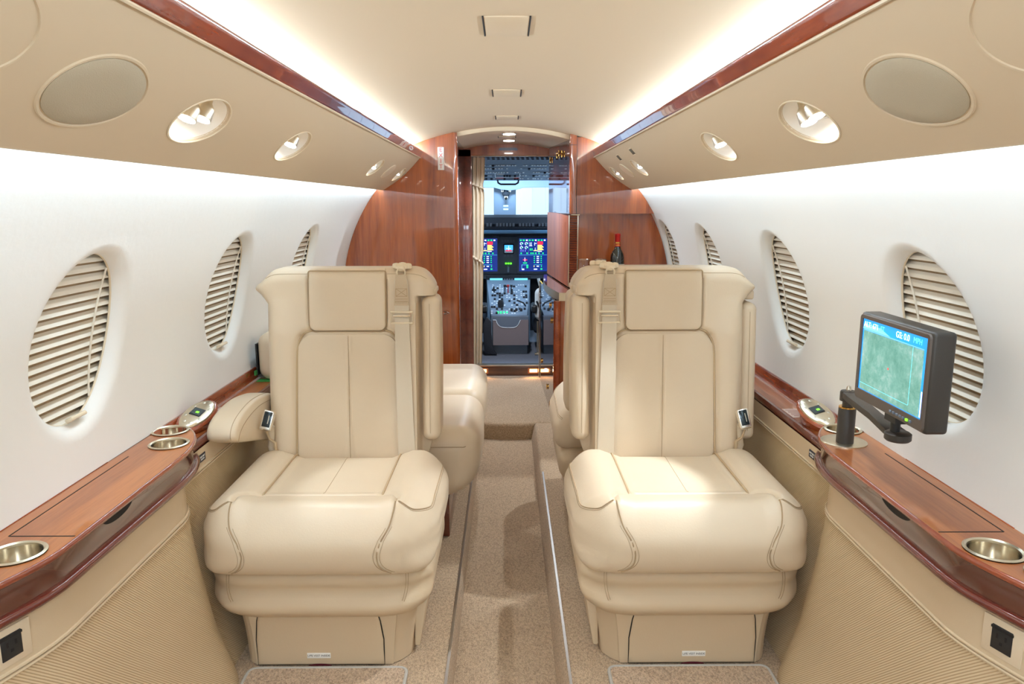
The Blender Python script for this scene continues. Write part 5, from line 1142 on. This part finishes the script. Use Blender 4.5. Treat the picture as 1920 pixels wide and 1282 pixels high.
mb = MB(); mb.cyl((.738, 1.365, .722), (.738, 1.365, .752), .009, .009, 16); mb.box((.738, 1.365, .748), (.012, .02, .006)); mb.build('tilt_neck', BLACK, ps)
mo = thing('map_screen', (.738, 1.365, .755), 'flat black monitor with a lit moving map, held by the arm over the right ledge', 'monitor')
y0, y1, z0, z1 = 1.235, 1.498, .755, .935; X0 = .716
mb = MB(); mb.b2(X0+.003, X0+.045, y0, y1, z0, z1); mb.build('monitor_case', DARKP, mo, bevel=.007, seg=3)
# bezel ring
ol = rrect(y0+.003, y1-.003, z0+.003, z1-.003, (.008,)*4, 5); il = [(max(y0+.012, min(y1-.014, a)), max(z0+.024, min(z1-.012, b))) for a, b in ol]
mb = MB(); n = len(ol); V = [(X0+.006, a, b) for a, b in ol]+[(X0, a+(.002 if a < 1.36 else -.002), b+(.002 if b < .84 else -.002)) for a, b in ol]+[(X0, a, b) for a, b in il]+[(X0+.003, a, b) for a, b in il]
mb.add(V, [(i*n+k, i*n+(k+1) % n, (i+1)*n+(k+1) % n, (i+1)*n+k) for i in range(3) for k in range(n)]); mb.build('bezel', mat('bezel_grey', (86, 76, 70), .4), mo, weld=1e-6)
def scrp(a, b, d=0): return (X0+.0028-d, (y1-.014)-(y1-y0-.026)*a, (z0+.024)+(z1-z0-.036)*b)
def sq(mb_, a0, a1, b0, b1, d): mb_.add([scrp(a0, b0, d), scrp(a1, b0, d), scrp(a1, b1, d), scrp(a0, b1, d)], [(0, 1, 2, 3)]); return mb_
# map material
mm = bpy.data.materials.new('moving_map'); mm.use_nodes = True; nt = mm.node_tree; b_ = nt.nodes['Principled BSDF']; tc = nt.nodes.new('ShaderNodeTexCoord')
n1 = nt.nodes.new('ShaderNodeTexNoise'); n1.inputs['Scale'].default_value = 16; n1.inputs['Detail'].default_value = 14; n1.inputs['Roughness'].default_value = .74; n1.inputs['Distortion'].default_value = .25
nt.links.new(tc.outputs['Object'], n1.inputs['Vector']); cr = nt.nodes.new('ShaderNodeValToRGB'); nt.links.new(n1.outputs[0], cr.inputs[0])
cr.color_ramp.elements[0].position = .36; cr.color_ramp.elements[0].color = (*lin((84, 156, 138)), 1); cr.color_ramp.elements[1].position = .66; cr.color_ramp.elements[1].color = (*lin((186, 220, 214)), 1)
e_ = cr.color_ramp.elements.new(.5); e_.color = (*lin((122, 188, 172)), 1)
nt.links.new(cr.outputs[0], b_.inputs['Emission Color']); b_.inputs['Emission Strength'].default_value = .85; b_.inputs['Base Color'].default_value = (.05, .08, .08, 1); b_.inputs['Roughness'].default_value = .15
BL = em('header_blue', (30, 150, 235), .95)
s1 = sq(MB(), 0, 1, 0, 1, 0).build('blue_border', BL, mo, smooth=False)
sq(MB(), .02, .955, .01, .84, .0004).build('map_area', mm, mo, smooth=False)
mb = MB(); mb.add([scrp(.0, .86, .0006), scrp(.46, .86, .0006), scrp(.30, .93, .0006), scrp(.02, .93, .0006)], [(0, 1, 2, 3)]); mb.add([scrp(.02, .845, .0006), scrp(.955, .845, .0006), scrp(.955, .855, .0006), scrp(.02, .855, .0006)], [(0, 1, 2, 3)]); mb.build('header_sheen', em('pale_blue', (120, 190, 240), .9), mo, smooth=False)
WM = em('screen_white', (250, 250, 255), 1.1); CM = em('screen_cyan', (110, 225, 240), 1.0)
def stx(body, a, b, size, m): text('screen_text', body, size, frame(scrp(a, b, .0012), (0, -1, 0), (0, 0, 1)), m, mo, .0001, 'LEFT')
stx('ALT: 671', .02, .925, .0155, WM); stx('FT', .30, .925, .0145, CM); stx('GS: 0.0', .545, .925, .0165, WM); stx('MPH', .80, .925, .0145, CM)
mb = MB(); sq(mb, .80, .805, .10, .84, .0006); sq(mb, .02, .80, .095, .10, .0006); mb.build('map_grid_lines', CM, mo, smooth=False)
mb = MB(); n = 12; mb.add([scrp(.47+.010*cos(2*PI*i/n), .44+.014*sin(2*PI*i/n), .0008) for i in range(n)], [tuple(range(n))]); mb.build('position_dot', em('dot_red', (245, 60, 60), 1.1), mo, smooth=False)
mb = MB(); sq(mb, .965, .98, .02, .34, .0006); mb.build('scroll_mark', WM, mo, smooth=False)
for i in range(7): mb = MB(); mb.box((X0-.001, 1.345-.0115*i, z0+.013), (.0016, .0030, .0022)); mb.build('menu_button', em('led_green', (120, 230, 40), 1.5) if i == 5 else CKG, mo, bevel=.0005)
